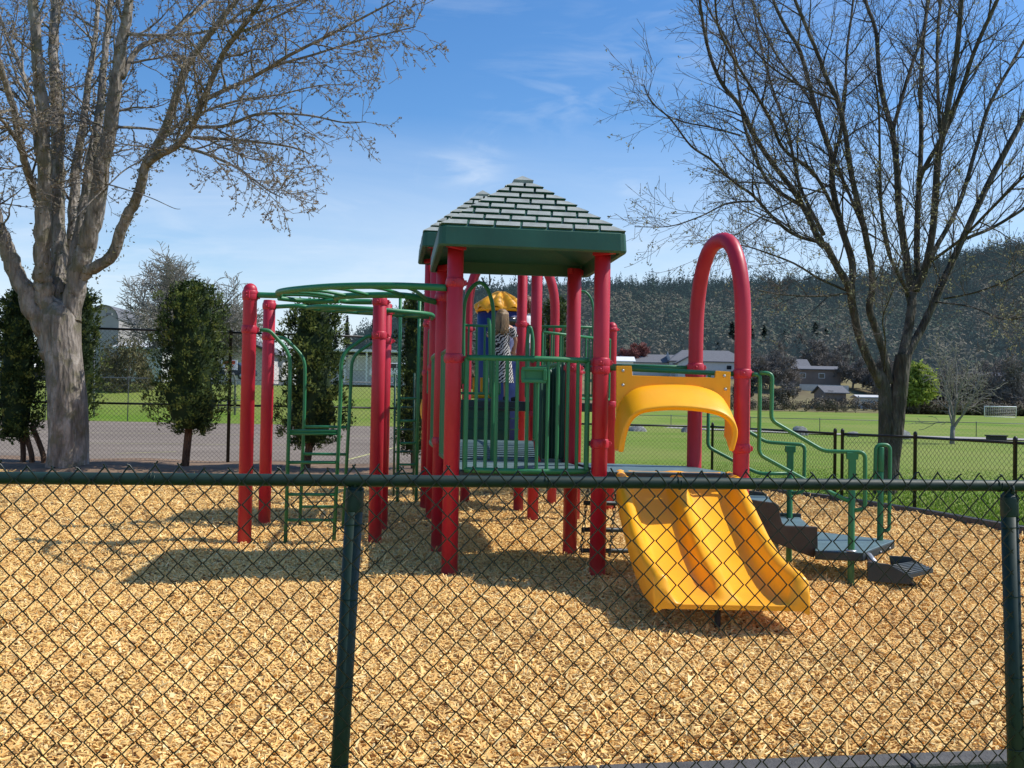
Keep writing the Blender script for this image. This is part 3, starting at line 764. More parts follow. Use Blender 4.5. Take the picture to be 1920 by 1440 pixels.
# yellow slide edge behind
mb = MB(); mb.tube(smoothpath([at(812, 735, 14.5), at(800, 745, 14.5), at(794, 765, 14.4), at(797, 785, 14.3), at(806, 800, 14.2)], 6), [.05] * 24 + [.05], 12)
mb.build('slide_lip', M['yellow'], S, loc=at(800, 770, 14.4))

# ---------------- yellow slide
def slide():
    st = [(8.34, .872, .012, .50), (8.24, .80, .07, .505), (8.10, .70, .16, .515), (7.9, .60, .17, .515), (7.6, .475, .17, .51), (7.25, .337, .175, .505), (6.95, .25, .18, .50), (6.7, .208, .185, .495), (6.5, .192, .19, .492), (6.36, .186, .19, .49), (6.27, .184, .175, .49), (6.235, .182, .10, .49), (6.225, .180, .03, .488)]
    # refine
    Y = [s[0] for s in st]; fine = []
    for i in range(len(st) - 1):
        k = 4 if i > 1 else 3
        for j in range(k):
            t = j / k; fine.append([st[i][q] * (1 - t) + st[i + 1][q] * t for q in range(4)])
    fine.append(list(st[-1]))
    mb = MB(); rows = []
    for (y, z, h_, hw) in fine:
        cx = 1.41 - (y - 6.25) * .012
        dv = .12 if y > 6.75 else .12 * max(0, (y - 6.33) / .42) ** .5
        dv *= min(1, h_ / .16)
        u = hw
        prof = [(-u, -.05), (-u, h_ - .03), (-u + .015, h_ - .008), (-u + .04, h_), (-u + .07, h_ - .008), (-u + .09, h_ - .035), (-u + .115, h_ * .35), (-u + .14, h_ * .1), (-u + .18, .0),
                (-.11, 0), (-.085, dv * .12), (-.06, dv * .55), (-.04, dv * .92), (-.015, dv), (.015, dv), (.04, dv * .92), (.06, dv * .55), (.085, dv * .12), (.11, 0)]
        prof += [(-a, b) for a, b in prof[:9]][::-1]
        prof += [(u * .98, -.055), (u * .9, -.03), (-u * .9, -.03), (-u * .98, -.055)]
        rows.append([(cx + a, y, z + b) for a, b in prof])
    n = len(rows[0]); o = len(mb.v)
    for r_ in rows: mb.v.extend(r_)
    for i in range(len(rows) - 1):
        for j in range(n):
            a = o + i * n + j; b_ = o + i * n + (j + 1) % n; mb.face((a, a + n, b_ + n, b_), True)
    mb.face(tuple(o + j for j in range(n))); mb.face(tuple(o + (len(rows) - 1) * n + j for j in range(n))[::-1])
    s = mb.build('slide', M['yellow'], S, loc=(1.41, 7.2, .2), bevel=0)
    mb = MB(); mb.lathe((1.36, 6.42, 0), [(.02, -.1), (.02, .15)], 12); mb.box((1.36, 6.42, .13), (.5, .05, .03))
    mb.build('support_leg', M['black'], s, loc=(1.36, 6.42, 0))
slide()
# hood
back = [(1157, 846), (1157, 800), (1163, 765), (1178, 742), (1203, 729), (1250, 725), (1300, 727), (1335, 737), (1355, 755), (1363, 785), (1362, 820)]
front = [(1164, 848), (1171, 815), (1181, 790), (1198, 775), (1222, 769), (1265, 766), (1312, 769), (1350, 777), (1371, 792), (1379, 814), (1371, 847)]
hb = smoothpath([at(x, y, 8.12) for x, y in back], 5); hf = smoothpath([at(x, y, 7.76) for x, y in front], 5)
mb = MB(); n = len(hb); K = 6
for k in range(K + 1):
    t = k / K; bulge = math.sin(PI * t) * .018
    for i in range(n):
        p = hb[i].lerp(hf[i], t); mb.v.append((p.x, p.y, p.z + bulge))
for k in range(K):
    for i in range(n - 1): mb.face((k * n + i, k * n + i + 1, (k + 1) * n + i + 1, (k + 1) * n + i), True)
hood = mb.build('slide_hood', M['yellow'], S, loc=(1.35, 8.0, 1.4), solid=.045)
md = hood.modifiers.new('b', 'BEVEL'); md.width = .016; md.segments = 3; md.limit_method = 'ANGLE'
mb = MB()
outl = [(1156, 686), (1184, 686), (1186, 704), (1341, 708), (1343, 695), (1370, 697), (1369, 770), (1364, 800)] + [(x, y) for x, y in back[::-1][1:]] + [(1156, 800)]
mb.plate([at(x, y, 8.13) for x, y in outl], (0, .045, 0))
mb.build('hood_plate', M['yellow'], hood, loc=(1.35, 8.13, 1.5), bevel=.01)
for bx_, by_ in ((1168, 695), (1168, 722), (1358, 705), (1360, 730)):
    c = at(bx_, by_, 8.125); mb = MB(); mb.lathe(c, [(.013, 0), (.013, .005), (.008, .010)], 10, rot=Matrix.Rotation(PI / 2, 3, 'X')); mb.build('bolt', M['steel'], hood, loc=c)

# ---------------- steps on the right
def cheek(pts, D, th=.03):
    mb = MB(); mb.plate([at(x, y, D) for x, y in pts], (0, th, 0)); return mb
fr = [(1398, 925), (1408, 937), (1454, 943), (1461, 948), (1463, 967), (1467, 981), (1474, 986), (1533, 988), (1534, 1033), (1526, 1046), (1448, 1016), (1405, 985)]
mb = cheek(fr, 8.13, .04); stc = mb.build('stair_steps', M['cheek'], S, loc=(2.2, 8.5, .4), bevel=.006)
bk = [at(x, y, 8.13) + Vector((.16, 1.0, 0)) for x, y in fr]
mb = MB(); mb.plate(bk, (0, .04, 0)); mb.build('side_plate', M['deckside'], stc, loc=(2.3, 9.1, .4), bevel=.006)
zt1 = pz(1440, 945, 8.13) - .02; zt2 = pz(1500, 990, 8.13) - .02
for (x0, x1, z) in ((1.90, 2.22, zt1), (2.20, 2.52, zt2)):
    mb = MB(); mb.prism([(x0, 8.17), (x1, 8.17), (x1 + .16, 9.13), (x0 + .16, 9.13)], z - .04, z)
    mb.prism([(x0, 8.18), (x0 + .03, 8.18), (x0 + .19, 9.12), (x0 + .16, 9.12)], z - .22, z - .042)
    mb.build('tread', M['deck'], stc, loc=(x0, 8.6, z), bevel=.006)
zl = .28
LP = [gnd(1528, 996, zl), gnd(1678, 1013, zl), gnd(1619, 1036, zl), gnd(1528, 1032, zl)]
lp = deck(LP, zl, .075, 'landing')
mb = MB(); e0 = LP[2]; e1 = LP[1]
for t in (.2, .5, .8):
    mb = MB(); p = e0.lerp(e1, t); d = (e1 - e0).normalized(); nrm = Vector((d.y, -d.x, 0)); mb.lathe(p + nrm * .004 + Vector((0, 0, -.05)), [(.012, 0), (.012, .006), (.004, .01)], 8, rot=nrm.to_track_quat('Z', 'Y').to_matrix())
    mb.build('bolt', M['steel'], lp, loc=p)
# low step tray
zs = .12
t0 = gnd(1692, 1080, zs); t1 = gnd(1750, 1067, zs); t2 = gnd(1710, 1054, zs); t3 = gnd(1655, 1062, zs)
mb = MB()
mb.plate([t3 + Vector((0, 0, -.03)), t0 + Vector((0, 0, -.03)), t1 + Vector((0, 0, -.03)), t2 + Vector((0, 0, -.03))], (0, 0, .03))
for i in range(7):
    t = (i + .5) / 7; a = t3.lerp(t0, t); b = t2.lerp(t1, t); mb.tube([a + Vector((0, 0, .004)), b + Vector((0, 0, .004))], .007, 5)
stp = mb.build('low_step', M['deckside'], S, loc=t0, bevel=0)
mb = MB()
mb.plate([at(1627, 1053, 7.8), at(1627, 1090, 7.8), at(1706, 1096, 7.8), at(1714, 1084, 7.8), at(1668, 1058, 7.8), at(1655, 1057, 7.8)], (0, .02, 0))
mb.build('side_plate', M['deckside'], stp, loc=t0, bevel=.004); mb = MB()
mb.plate([at(1668, 1042, 8.5), at(1672, 1066, 8.5), at(1748, 1074, 8.5), at(1745, 1066, 8.5), at(1705, 1044, 8.5)], (0, .02, 0))
mb.build('side_plate', M['deckside'], stp, loc=t0, bevel=.004)
mb = MB(); mb.tube([gnd(1700, 1088, .05), gnd(1713, 1100, -.05)], .02, 8); mb.build('leg', M['black'], stp, loc=t0)
mb = MB(); mb.tube([gnd(1640, 1058, .2), gnd(1628, 1042, .24)], .03, 8); mb.build('bracket', M['steel'], stp, loc=t0)
# step rail posts
def gpost(px, py, D, topy, z0=-.2, botpt=None, flare=True, r_=.027):
    b = gnd(px, py) if D is None else at(px, py, D)
    x, y = b.x, b.y; mb = MB(); zt = zat(px, topy, y)
    mb.lathe((x, y, 0), [(r_, z0), (r_, zt - .22)], 16)
    if flare:
        mb.box((x, y, zt - .11), (.06, .03, .22)); mb.box((x, y, zt - .02), (.095, .032, .06))
    else: mb.lathe((x, y, 0), [(r_, zt - .22), (r_, zt)], 16)
    return mb.build('rail_post', M['green'], S, loc=(x, y, 0), bevel=.006), x, y
gpost(1595, 1098, None, 850); gpost(1479, 1058, None, 838)
p3, x3, y3 = gpost(1650, 1013, 8.72, 838, z0=.2, flare=False)
mb = MB(); mb.lathe((2.765, 8.0, zl), [(.045, 0), (.045, .008), (.03, .012)], 16); mb.build('post_ring', M['steel'], S, loc=(2.765, 8, zl))
def rail(pts, D0, D1_, rad=.05, name='hand_rail', r_=.0165):
    n = len(pts); P = []
    xs_ = [p[0] for p in pts]; x0, x1 = min(xs_), max(xs_)
    for (x, y) in pts:
        t = (x - x0) / (x1 - x0); P.append(at(x, y, D0 + (D1_ - D0) * t))
    mb = MB(); mb.tube(roundpath(P, rad, 4), r_, 10); return mb.build(name, M['green'], S, loc=P[0])
rail([(1424, 699), (1448, 700), (1446, 788), (1545, 846), (1622, 848), (1622, 955), (1598, 957)], 8.2, 8.0)
rail([(1410, 702), (1425, 703), (1423, 852), (1510, 900), (1592, 940)], 8.22, 8.0)
rail([(1328, 700), (1352, 700), (1351, 778), (1437, 829), (1509, 834), (1507, 923), (1484, 925)], 9.1, 8.95)
rail([(1330, 702), (1327, 838), (1410, 882), (1426, 888), (1480, 888)], 9.1, 8.95)
rail([(1650, 925), (1640, 912), (1642, 834), (1669, 834), (1667, 995), (1652, 994)], 8.72, 8.72)

# chain ladder
mb = MB()
def chain(mb, p, q, link=.055):
    n = int((q - p).length / (link * .72)); d = (q - p).normalized()
    for i in range(n):
        c = p + d * (i + .5) * link * .72; ang_ = 0.2 + (i % 2) * PI / 2
        s = Vector((math.cos(ang_), math.sin(ang_), 0)); pts = []
        for k in range(9):
            a = 2 * PI * k / 8; pts.append(c + d * math.cos(a) * link / 2 + s * math.sin(a) * link * .28)
        mb.tube(pts, .0045, 5, cap=False)
cl = bpy.data.objects.new('chain_ladder', None); COL.objects.link(cl); cl.parent = S; cl.location = at(1120, 960, 9.4) - S.location
for (a, b) in (((1104, 905), (1088, 1042)), ((1157, 905), (1142, 1046))):
    mb = MB(); chain(mb, at(*a, 9.45), at(*b, 9.3)); mb.build('chain', M['black'], cl, loc=at(*a, 9.45))
for y, xa, xb in ((943, 1094, 1160), (993, 1090, 1170), (1032, 1088, 1185)):
    mb = MB(); mb.tube([at(xa, y, 9.4), at(xb, y + 1, 9.4)], .022, 10); mb.build('rung', M['deckside'], cl, loc=at(xa, y, 9.4))

# ---------------- blue tower with a yellow fluted cone
cx, cy = -.20, 15.6
mb = MB()
zb, ztop = pz(930, 580, cy), pz(944, 546, cy)
n = 90
for rr, z in ((.0, ztop), (.08, ztop - .02), (.22, (ztop + zb) / 2 + .02), (.385, zb + .02), (.385, zb - .04)):
    for j in range(n):
        a = 2 * PI * j / n; fl = 1 + .10 * abs(math.sin(4.5 * a)) * (rr / .385); up = .11 * (abs(math.sin(4.5 * a)) - .5) * (rr / .385)
        mb.v.append((cx + rr * fl * math.cos(a), cy + rr * fl * math.sin(a), z + up))
for i in range(4):
    for j in range(n): mb.face((i * n + j, i * n + (j + 1) % n, (i + 1) * n + (j + 1) % n, (i + 1) * n + j), True)
tw = mb.build('tower_roof', M['yellow'], S, loc=(cx, cy, zb))
mb = MB(); mb.lathe((cx, cy, 0), [(.36, zb - .05), (.40, zb - .05), (.40, zb - .0), (.38, zb + .01)], 40); mb.build('roof_ring', M['yellow'], tw, loc=(cx, cy, zb))
mb = MB(); mb.lathe((cx, cy, 0), [(.36, .4), (.365, 1.5), (.37, zb - .06)], 40)
tb = mb.build('tower_body', M['blue'], S, loc=(cx, cy, 1.4))
mb = MB(); mb.lathe((cx + .02, cy - .03, 0), [(.345, pz(930, 612, cy)), (.345, pz(930, 597, cy))], 24); mb.build('window', M['glass'], tb, loc=(cx, cy, 2.5))
mb = MB()
for x in (889, 903, 913): mb.tube([at(x, 708, 13.6), at(x, 744, 13.6)], .022, 8)
mb.tube([at(884, 743, 13.6), at(922, 743, 13.6)], .03, 8); mb.build('yellow_bars', M['yellow'], S, loc=at(900, 730, 13.6))
mb = MB(); mb.tube(smoothpath([at(1003, 828, 9.6), at(1006, 850, 9.55), at(1013, 870, 9.5)], 4), .016, 8); mb.build('grab_bar', M['bloodred'], S, loc=at(1006, 850, 9.55))

# ================================================================== people
def body(name, parent, joints, edges, mat, sub=2, root=0):
    me = bpy.data.meshes.new(name); me.from_pydata([j[0] for j in joints], edges, []); me.update()
    o = bpy.data.objects.new(name, me); COL.objects.link(o); o.parent = parent
    md = o.modifiers.new('skin', 'SKIN'); md.use_smooth_shade = True
    sk = me.skin_vertices[0].data if me.skin_vertices else None
    if sk is None:
        bm = bmesh.new(); bm.from_mesh(me); bm.verts.layers.skin.verify(); bm.to_mesh(me); bm.free(); sk = me.skin_vertices[0].data
    for i, j in enumerate(joints):
        r_ = j[1]; sk[i].radius = r_ if isinstance(r_, tuple) else (r_, r_); sk[i].use_root = (i == root)
    s = o.modifiers.new('sub', 'SUBSURF'); s.levels = sub; s.render_levels = sub
    me.materials.append(mat); return o
def person(loc, H, label, armL, armR, hair_mat, hair_len, top_mat, skirt=None, legs_mat=None, rz=0):
    """rest pose in metres for height 1, facing -Y; armL/armR = elbow, wrist offsets"""
    p = empty('person', loc, label, 'person', rz=rz)
    s = H
    J = [((0, 0, .53 * s), (.085 * s, .06 * s)), ((0, 0, .62 * s), (.068 * s, .05 * s)), ((0, 0, .74 * s), (.085 * s, .055 * s)), ((0, 0, .80 * s), (.07 * s, .045 * s)), ((0, .0, .855 * s), (.026 * s, .026 * s)), ((0, -.006 * s, .895 * s), (.05 * s, .056 * s)), ((0, -.008 * s, .955 * s), (.048 * s, .056 * s))]
    Ed = [(0, 1), (1, 2), (2, 3), (3, 4), (4, 5), (5, 6)]
    for sx in (-1, 1):
        b = len(J); J += [((sx * .05 * s, 0, .47 * s), .055 * s), ((sx * .052 * s, -.01 * s, .27 * s), .035 * s), ((sx * .052 * s, 0, .05 * s), .022 * s), ((sx * .055 * s, -.05 * s, .02 * s), (.026 * s, .016 * s)), ((sx * .057 * s, -.10 * s, .015 * s), (.024 * s, .012 * s))]
        Ed += [(0, b), (b, b + 1), (b + 1, b + 2), (b + 2, b + 3), (b + 3, b + 4)]
        e, w = (armL if sx < 0 else armR); e = Vector(e) * s; w = Vector(w) * s
        b = len(J); sh = Vector((sx * .105 * s, 0, .79 * s)); J += [(tuple(sh), .032 * s), (tuple(e), .022 * s), (tuple(w), .015 * s)]
        Ed += [(3, b), (b, b + 1), (b + 1, b + 2)]
        d = (w - e).normalized(); side = d.cross(Vector((0, 0, 1)));
        side = side.normalized() if side.length > .01 else Vector((1, 0, 0))
        nb = len(J); J.append((tuple(w + d * .035 * s), (.020 * s, .012 * s))); Ed.append((b + 2, nb))
        for k in range(4):
            q = w + d * .05 * s + side * (k - 1.5) * .011 * s; ln = (.036, .042, .040, .031)[k] * s; curl = Vector((0, -.010 * s, -.012 * s))
            i0 = len(J); J += [(tuple(q), .0058 * s), (tuple(q + d * ln * .55 + curl * .4), .005 * s), (tuple(q + d * ln * .9 + curl), .0042 * s)]; Ed += [(nb, i0), (i0, i0 + 1), (i0 + 1, i0 + 2)]
        q = w + d * .02 * s - side * .02 * s; i0 = len(J); J += [(tuple(q), .006 * s), (tuple(q + d * .022 * s - side * .01 * s), .0052 * s)]; Ed += [(nb, i0), (i0, i0 + 1)]
    body('body', p, J, Ed, M['skin'])
    # face details
    mb = MB(); mb.lathe((0, -.062 * s, .925 * s), [(.006 * s, -.012 * s), (.009 * s, -.006 * s), (.003 * s, .012 * s)], 8)
    for sx in (-1, 1): mb.lathe((sx * .052 * s, 0, .925 * s), [(.004 * s, -.018 * s), (.009 * s, 0), (.004 * s, .018 * s)], 8)
    o = mb.build('face', M['skin']); o.parent = p
    mb = MB()
    for sx in (-1, 1): mb.lathe((sx * .02 * s, -.056 * s, .938 * s), [(.002 * s, -.004 * s), (.007 * s, 0), (.002 * s, .004 * s)], 8)
    o = mb.build('eyes', M['glass']); o.parent = p
    # hair: strands over a cap
    mb = MB(); rr = random.Random(3)
    mb.lathe((0, .008 * s, .935 * s), [(.056 * s, -.03 * s), (.062 * s, .0), (.058 * s, .03 * s), (.035 * s, .055 * s), (.008 * s, .062 * s)], 18)
    for i in range(46):
        a = rr.uniform(-.35, PI + .35); x = math.cos(a) * .058 * s; y = .01 * s + math.sin(a) * .052 * s
        L = hair_len * s * rr.uniform(.82, 1.05); ph = rr.uniform(0, 6); pts = []
        for k in range(9):
            t = k / 8; wv = .008 * s * math.sin(ph + t * 11) * t
            pts.append(Vector((x * (1 + .25 * t) + wv, y * (1 + .15 * t) + (.012 * s * math.sin(min(1, t * 2) * PI / 2) if y > 0 else 0), .955 * s - t * L)))
        mb.tube(pts, [.010 * s * (1 - .45 * k / 8) for k in range(9)], 6)
    o = mb.build('hair', hair_mat); o.parent = p
    # garment torso
    mb = MB()
    def ell(cz, rx, ry, n=28): return [Vector((rx * math.cos(2 * PI * j / n), ry * math.sin(2 * PI * j / n), cz)) for j in range(n)]
    rows = [(.835, .040, .038), (.822, .075, .048), (.80, .112, .058), (.77, .108, .065), (.70, .092, .066), (.62, .084, .062)]
    rows += skirt if skirt else [(.55, .092, .068), (.50, .096, .070)]
    n = 28
    for k, (z, rx, ry) in enumerate(rows):
        for v in ell(z * s, rx * s, ry * s, n):
            f = 1 + (.05 * math.sin(7 * math.atan2(v.y, v.x) + 1) * max(0, (k - 5)) / 4)
            mb.v.append((v.x * f, v.y * f, v.z))
    for i in range(len(rows) - 1):
        for j in range(n): mb.face((i * n + j, i * n + (j + 1) % n, (i + 1) * n + (j + 1) % n, (i + 1) * n + j), True)
    for sx in (-1, 1):
        e, w = (armL if sx < 0 else armR); sh = Vector((sx * .10 * s, 0, .79 * s)); e = Vector(e) * s
        mb.tube([sh, sh.lerp(e, .4), sh.lerp(e, .75)], [.042 * s, .038 * s, .036 * s], 12, cap=False)
    o = mb.build('dress' if skirt else 'shirt', top_mat); o.parent = p
    if legs_mat:
        mb = MB()
        for sx in (-1, 1): mb.tube([Vector((sx * .045 * s, 0, .55 * s)), Vector((sx * .05 * s, 0, .45 * s)), Vector((sx * .052 * s, -.01 * s, .27 * s)), Vector((sx * .053 * s, 0, .05 * s))], [.062 * s, .062 * s, .046 * s, .034 * s], 14)
        o = mb.build('trousers', legs_mat); o.parent = p
    mb = MB()
    for sx in (-1, 1):
        mb.tube([Vector((sx * .055 * s, .03 * s, .025 * s)), Vector((sx * .055 * s, -.02 * s, .028 * s)), Vector((sx * .057 * s, -.11 * s, .018 * s))], [.026 * s, .033 * s, .020 * s], 12)
    o = mb.build('shoes', M['black']); o.parent = p
    return p
person((-.14, 12.55, 1.45), 1.18, 'girl with long wavy blonde hair in a zebra print dress holding a green handle', ((-.15, -.01, .66), (-.14, -.08, .56)), ((.15, -.08, .70), (.135, -.20, .80)), M['blonde'], .24, M['zebra'],
       skirt=[(.50, .10, .075), (.36, .12, .09), (.20, .14, .105)], rz=PI)
person((.175, 13.62, 1.45), 1.47, 'person in a white shirt with reddish hair standing behind the red posts', ((-.14, .0, .65), (-.13, -.06, .52)), ((.14, .0, .65), (.13, -.06, .52)), M['auburn'], .12, M['shirt'], legs_mat=M['denim'], rz=-1.9)
# ================================================================== chain link fences
def link_mesh(name, parent, P0, P1, z0, z1, pitch, r, mat, nside=5, warp=.006, seed=1, amp=.0035, topbarb=True, off=0.0, vp=None):
    """zigzag wires woven between two plan points"""
    P0 = Vector(P0); P1 = Vector(P1); L = (P1 - P0).length; d = (P1 - P0).normalized(); nr = Vector((d.y, -d.x, 0))
    vp = vp or pitch; K = int(round((z1 - z0) / (vp / 2))); nw = int(L / (pitch / 2)); rr = random.Random(seed)
    z0v, z1v = z0, z1
    V = []; F = []
    ph = [rr.uniform(0, 6) for _ in range(6)]
    def warpf(s, z): return (warp * (math.sin(s * 2.1 + z * 3 + ph[0]) + .6 * math.sin(s * 5.3 - z * 4 + ph[1]) + .35 * math.sin(s * 13 + z * 17 + ph[4])),
                             warp * (.7 * math.sin(s * 3.3 + z * 2 + ph[2]) + .5 * math.sin(s * 7.7 + z * 6 + ph[3]) + .3 * math.sin(s * 17 + z * 9 + ph[5])))
    for i in range(nw):
        pts = []
        for k in range(K + 1):
            z = z1v - k * vp / 2
            side = (i + k) % 2
            s = (i + side) * pitch / 2; ws, wz = warpf(s, z)
            jj = .0 if not warp else warp * .25
            if k == 0 and topbarb: ws += rr.uniform(-.004, .004); wz += rr.uniform(-.003, .012)
            o = amp if side else -amp
            s2 = s + (-.0022 if side else .0022) * (1 if pitch > .05 else 1)
            p = P0 + d * (s2 + ws + rr.uniform(-jj, jj)) + nr * (off + o * (1 if k % 2 else -1)); p.z = z + wz
            pts.append(p)
        if topbarb:
            a = pts[0]; sg = 1 if (i % 2) else -1
            pts = [a + d * (.007 * sg * rr.uniform(.3, 1.3)) + Vector((0, 0, rr.uniform(.0, .012))) + nr * .003] + pts
        V.append(pts)
    # vectorised tubes
    verts = []; faces = []
    for pts in V:
        o = len(verts); n = len(pts)
        for k in range(n):
            t = (pts[min(k + 1, n - 1)] - pts[max(k - 1, 0)]).normalized()
            a = t.cross(nr).normalized(); b = nr
            for j in range(nside):
                q = 2 * PI * j / nside; verts.append(tuple(pts[k] + (a * math.cos(q) + b * math.sin(q)) * r))
        for k in range(n - 1):
            for j in range(nside):
                x = o + k * nside + j; y = o + k * nside + (j + 1) % nside; faces.append((x, y, y + nside, x + nside))
    return np_mesh(name, np.array(verts), np.array(faces), mat, smooth=True, parent=parent)

# near fence
def near_fence():
    R0 = at(0, 896, 3.05); R1 = at(1920, 911, 3.47); d = (R1 - R0).normalized()
    a = R0 - d * 1.6; b = R1 + d * 1.6
    fz = empty('chain_link_fence', (a.x * .5 + b.x * .5, (a.y + b.y) / 2, 0), 'dark green chain link fence with a round top rail running across the foreground', 'fence')
    mb = MB(); mb.tube([a.lerp(b, i / 8) for i in range(9)], .0195, 20)
    rail_ = mb.build('top_rail', M['fgreen'], fz, loc=(a + b) / 2)
    dxy = Vector((d.x, d.y, 0)).normalized(); nr = Vector((dxy.y, -dxy.x, 0))
    zr = (R0.z + R1.z) / 2
    A0 = Vector((a.x, a.y, 0)); B0 = Vector((b.x, b.y, 0))
    w = link_mesh('wire_mesh', fz, A0, B0, .02, zr + .033, .0765, .0029, M['wire'], 6, .0032, 3, .003, True, .028, .0735)
    for (px, py, bx) in ((666, 905, 637), (1892, 918, 1903)):
        t = (px - 0) / 1920; D = 3.05 + .42 * t + .0
        tp = at(px, py + 10, D); bt = at(bx - (4 if px < 900 else -4), 1500, D); 
        dirn = (bt - tp).normalized(); ln = (tp.z + .35) / -dirn.z
        mb = MB(); top = tp + nr * -.0; q = (-dirn).to_track_quat('Z', 'Y').to_matrix()
        mb.tube([tp, tp + dirn * ln], .0285, 24)
        po = mb.build('fence_post', M['fgreen'], fz, loc=tp)
        mb = MB(); mb.lathe(tp, [(.0292, -.075), (.0300, -.07), (.0300, -.012), (.027, .0), (.016, .012), (.014, .03)], 20, rot=q)
        mb.tube([tp + Vector((-.0, 0, .028)) + dxy * .024 * 0 + Vector((0, 0, .0)) + Vector((math.cos(k / 10 * 2 * PI) * 0, 0, 0)) + nr * .0235 * math.cos(k / 10 * 2 * PI) + Vector((0, 0, -.010 + .0235 * math.sin(k / 10 * 2 * PI) )) for k in range(11)], .006, 8)
        mb.lathe(tp + Vector((0, 0, .03)), [(.008, 0), (.009, .008), (.004, .014)], 10)
        mb.build('rail_cap', M['fgreen'], po, loc=tp, bevel=.001)
        for z in (.25, .5, .78, 1.02):
            c = tp + dirn * ((tp.z - z) / -dirn.z); mb = MB()
            mb.tube([c + (nr * math.cos(k / 8 * PI - PI / 2) + dxy * math.sin(k / 8 * PI - PI / 2)) * .0305 + Vector((0, 0, .004 * k / 8)) for k in range(9)] + [c + dxy * .036 + nr * .012], .002, 6)
            mb.build('wire_tie', M['steel'] if z > 9 else M['fgreen'], po, loc=c)
    # rail ties
    for s in (.35, 1.05, 2.3, 2.75, 3.9, 4.4):
        c = a + d * (s + 1.0); mb = MB()
        mb.tube([c + (nr * math.cos(k / 10 * 2 * PI) + Vector((0, 0, 1)) * math.sin(k / 10 * 2 * PI)) * .022 + dxy * .012 * k / 10 for k in range(12)], .0018, 6)
        mb.build('wire_tie', M['fgreen'], rail_, loc=c)
near_fence()

def straight_fence(label, pts, h, pitch, r, mat, post_r, rail_r, post_pos=None, mid=None, posts=True, spacing=3.05, postmat=None, seed=1, cap=True, bottom=False, zf=lambda x, y: 0.0, group=None):
    postmat = postmat or mat; c = Vector(pts[0]).lerp(Vector(pts[-1]), .5)
    E_ = empty('chain_link_fence', (c.x, c.y, 0), label, 'fence', group)
    for k in range(len(pts) - 1):
        a = Vector((*pts[k][:2], 0)); b = Vector((*pts[k + 1][:2], 0)); L = (b - a).length
        za = zf(a.x, a.y); zb_ = zf(b.x, b.y)
        o = link_mesh('wire_mesh', E_, a, b, .03 + za, h + za, pitch, r, mat, 3, .004, seed + k, .002, False, -.03 if False else .0)
        mb = MB(); mb.tube([a + Vector((0, 0, h + za)), b + Vector((0, 0, h + zb_))], rail_r, 10)
        if mid: mb.tube([a + Vector((0, 0, mid + za)), b + Vector((0, 0, mid + zb_))], rail_r * .9, 10)
        mb.build('top_rail', postmat, E_, loc=(a + b) / 2)
        n = max(1, round(L / spacing))
        for i in range(n + (1 if k == len(pts) - 2 else 0)):
            p = a.lerp(b, i / n); mb = MB(); top = h + .02 + zf(p.x, p.y)
            mb.lathe((p.x, p.y, 0), [(post_r, -.6), (post_r, top), (post_r * 1.15, top + .005), (post_r * 1.1, top + .045), (post_r * .4, top + .07)], 12)
            mb.build('fence_post', postmat, E_, loc=(p.x, p.y, 0))
    return E_
T0 = Vector((-18.1, 16.4)); T1 = Vector((-8.62, 19.2)); T2 = Vector((-5.65, 19.75)); T3 = Vector((-2.6, 20.35)); T4 = Vector((.4, 20.9))
straight_fence('tall black chain link fence with a middle rail behind the clipped cedars', [T0, T1, T2, T3, T4], 2.74, .085, .0030, M['blackfence'], .034, .023, mid=1.28, seed=5)
straight_fence('low black chain link fence bordering the lawn behind the slide and steps', [(.6, 20.6), (4.1, 20.1), (5.35, 16.3)], 1.03, .085, .0030, M['blackfence'], .027, .020, seed=15, spacing=3.4)
straight_fence('low black chain link fence on the right between the wood chips and the tree', [(5.42, 16.15), (6.1, 14.9), (6.64, 13.0), (7.3, 10.6), (8.0, 8.0)], 1.03, .085, .0030, M['blackfence'], .027, .020, seed=25, spacing=3.0)
fz = lambda x, y: float(terrain(x, y)) - .06
straight_fence('thin grey chain link fence along the far soccer field', [(6, 70), (16, 66), (24, 62), (33, 59), (48, 57)], .95, .25, .004, M['greyfence'], .025, .02, seed=35, spacing=4.6, zf=lambda x, y: -.15)
straight_fence('far grey chain link fence along the grass beyond the court', [(-32, 57.6), (-3, 57.2)], 2.5, .3, .005, M['greyfence'], .03, .025, mid=1.0, seed=45, spacing=4.5)

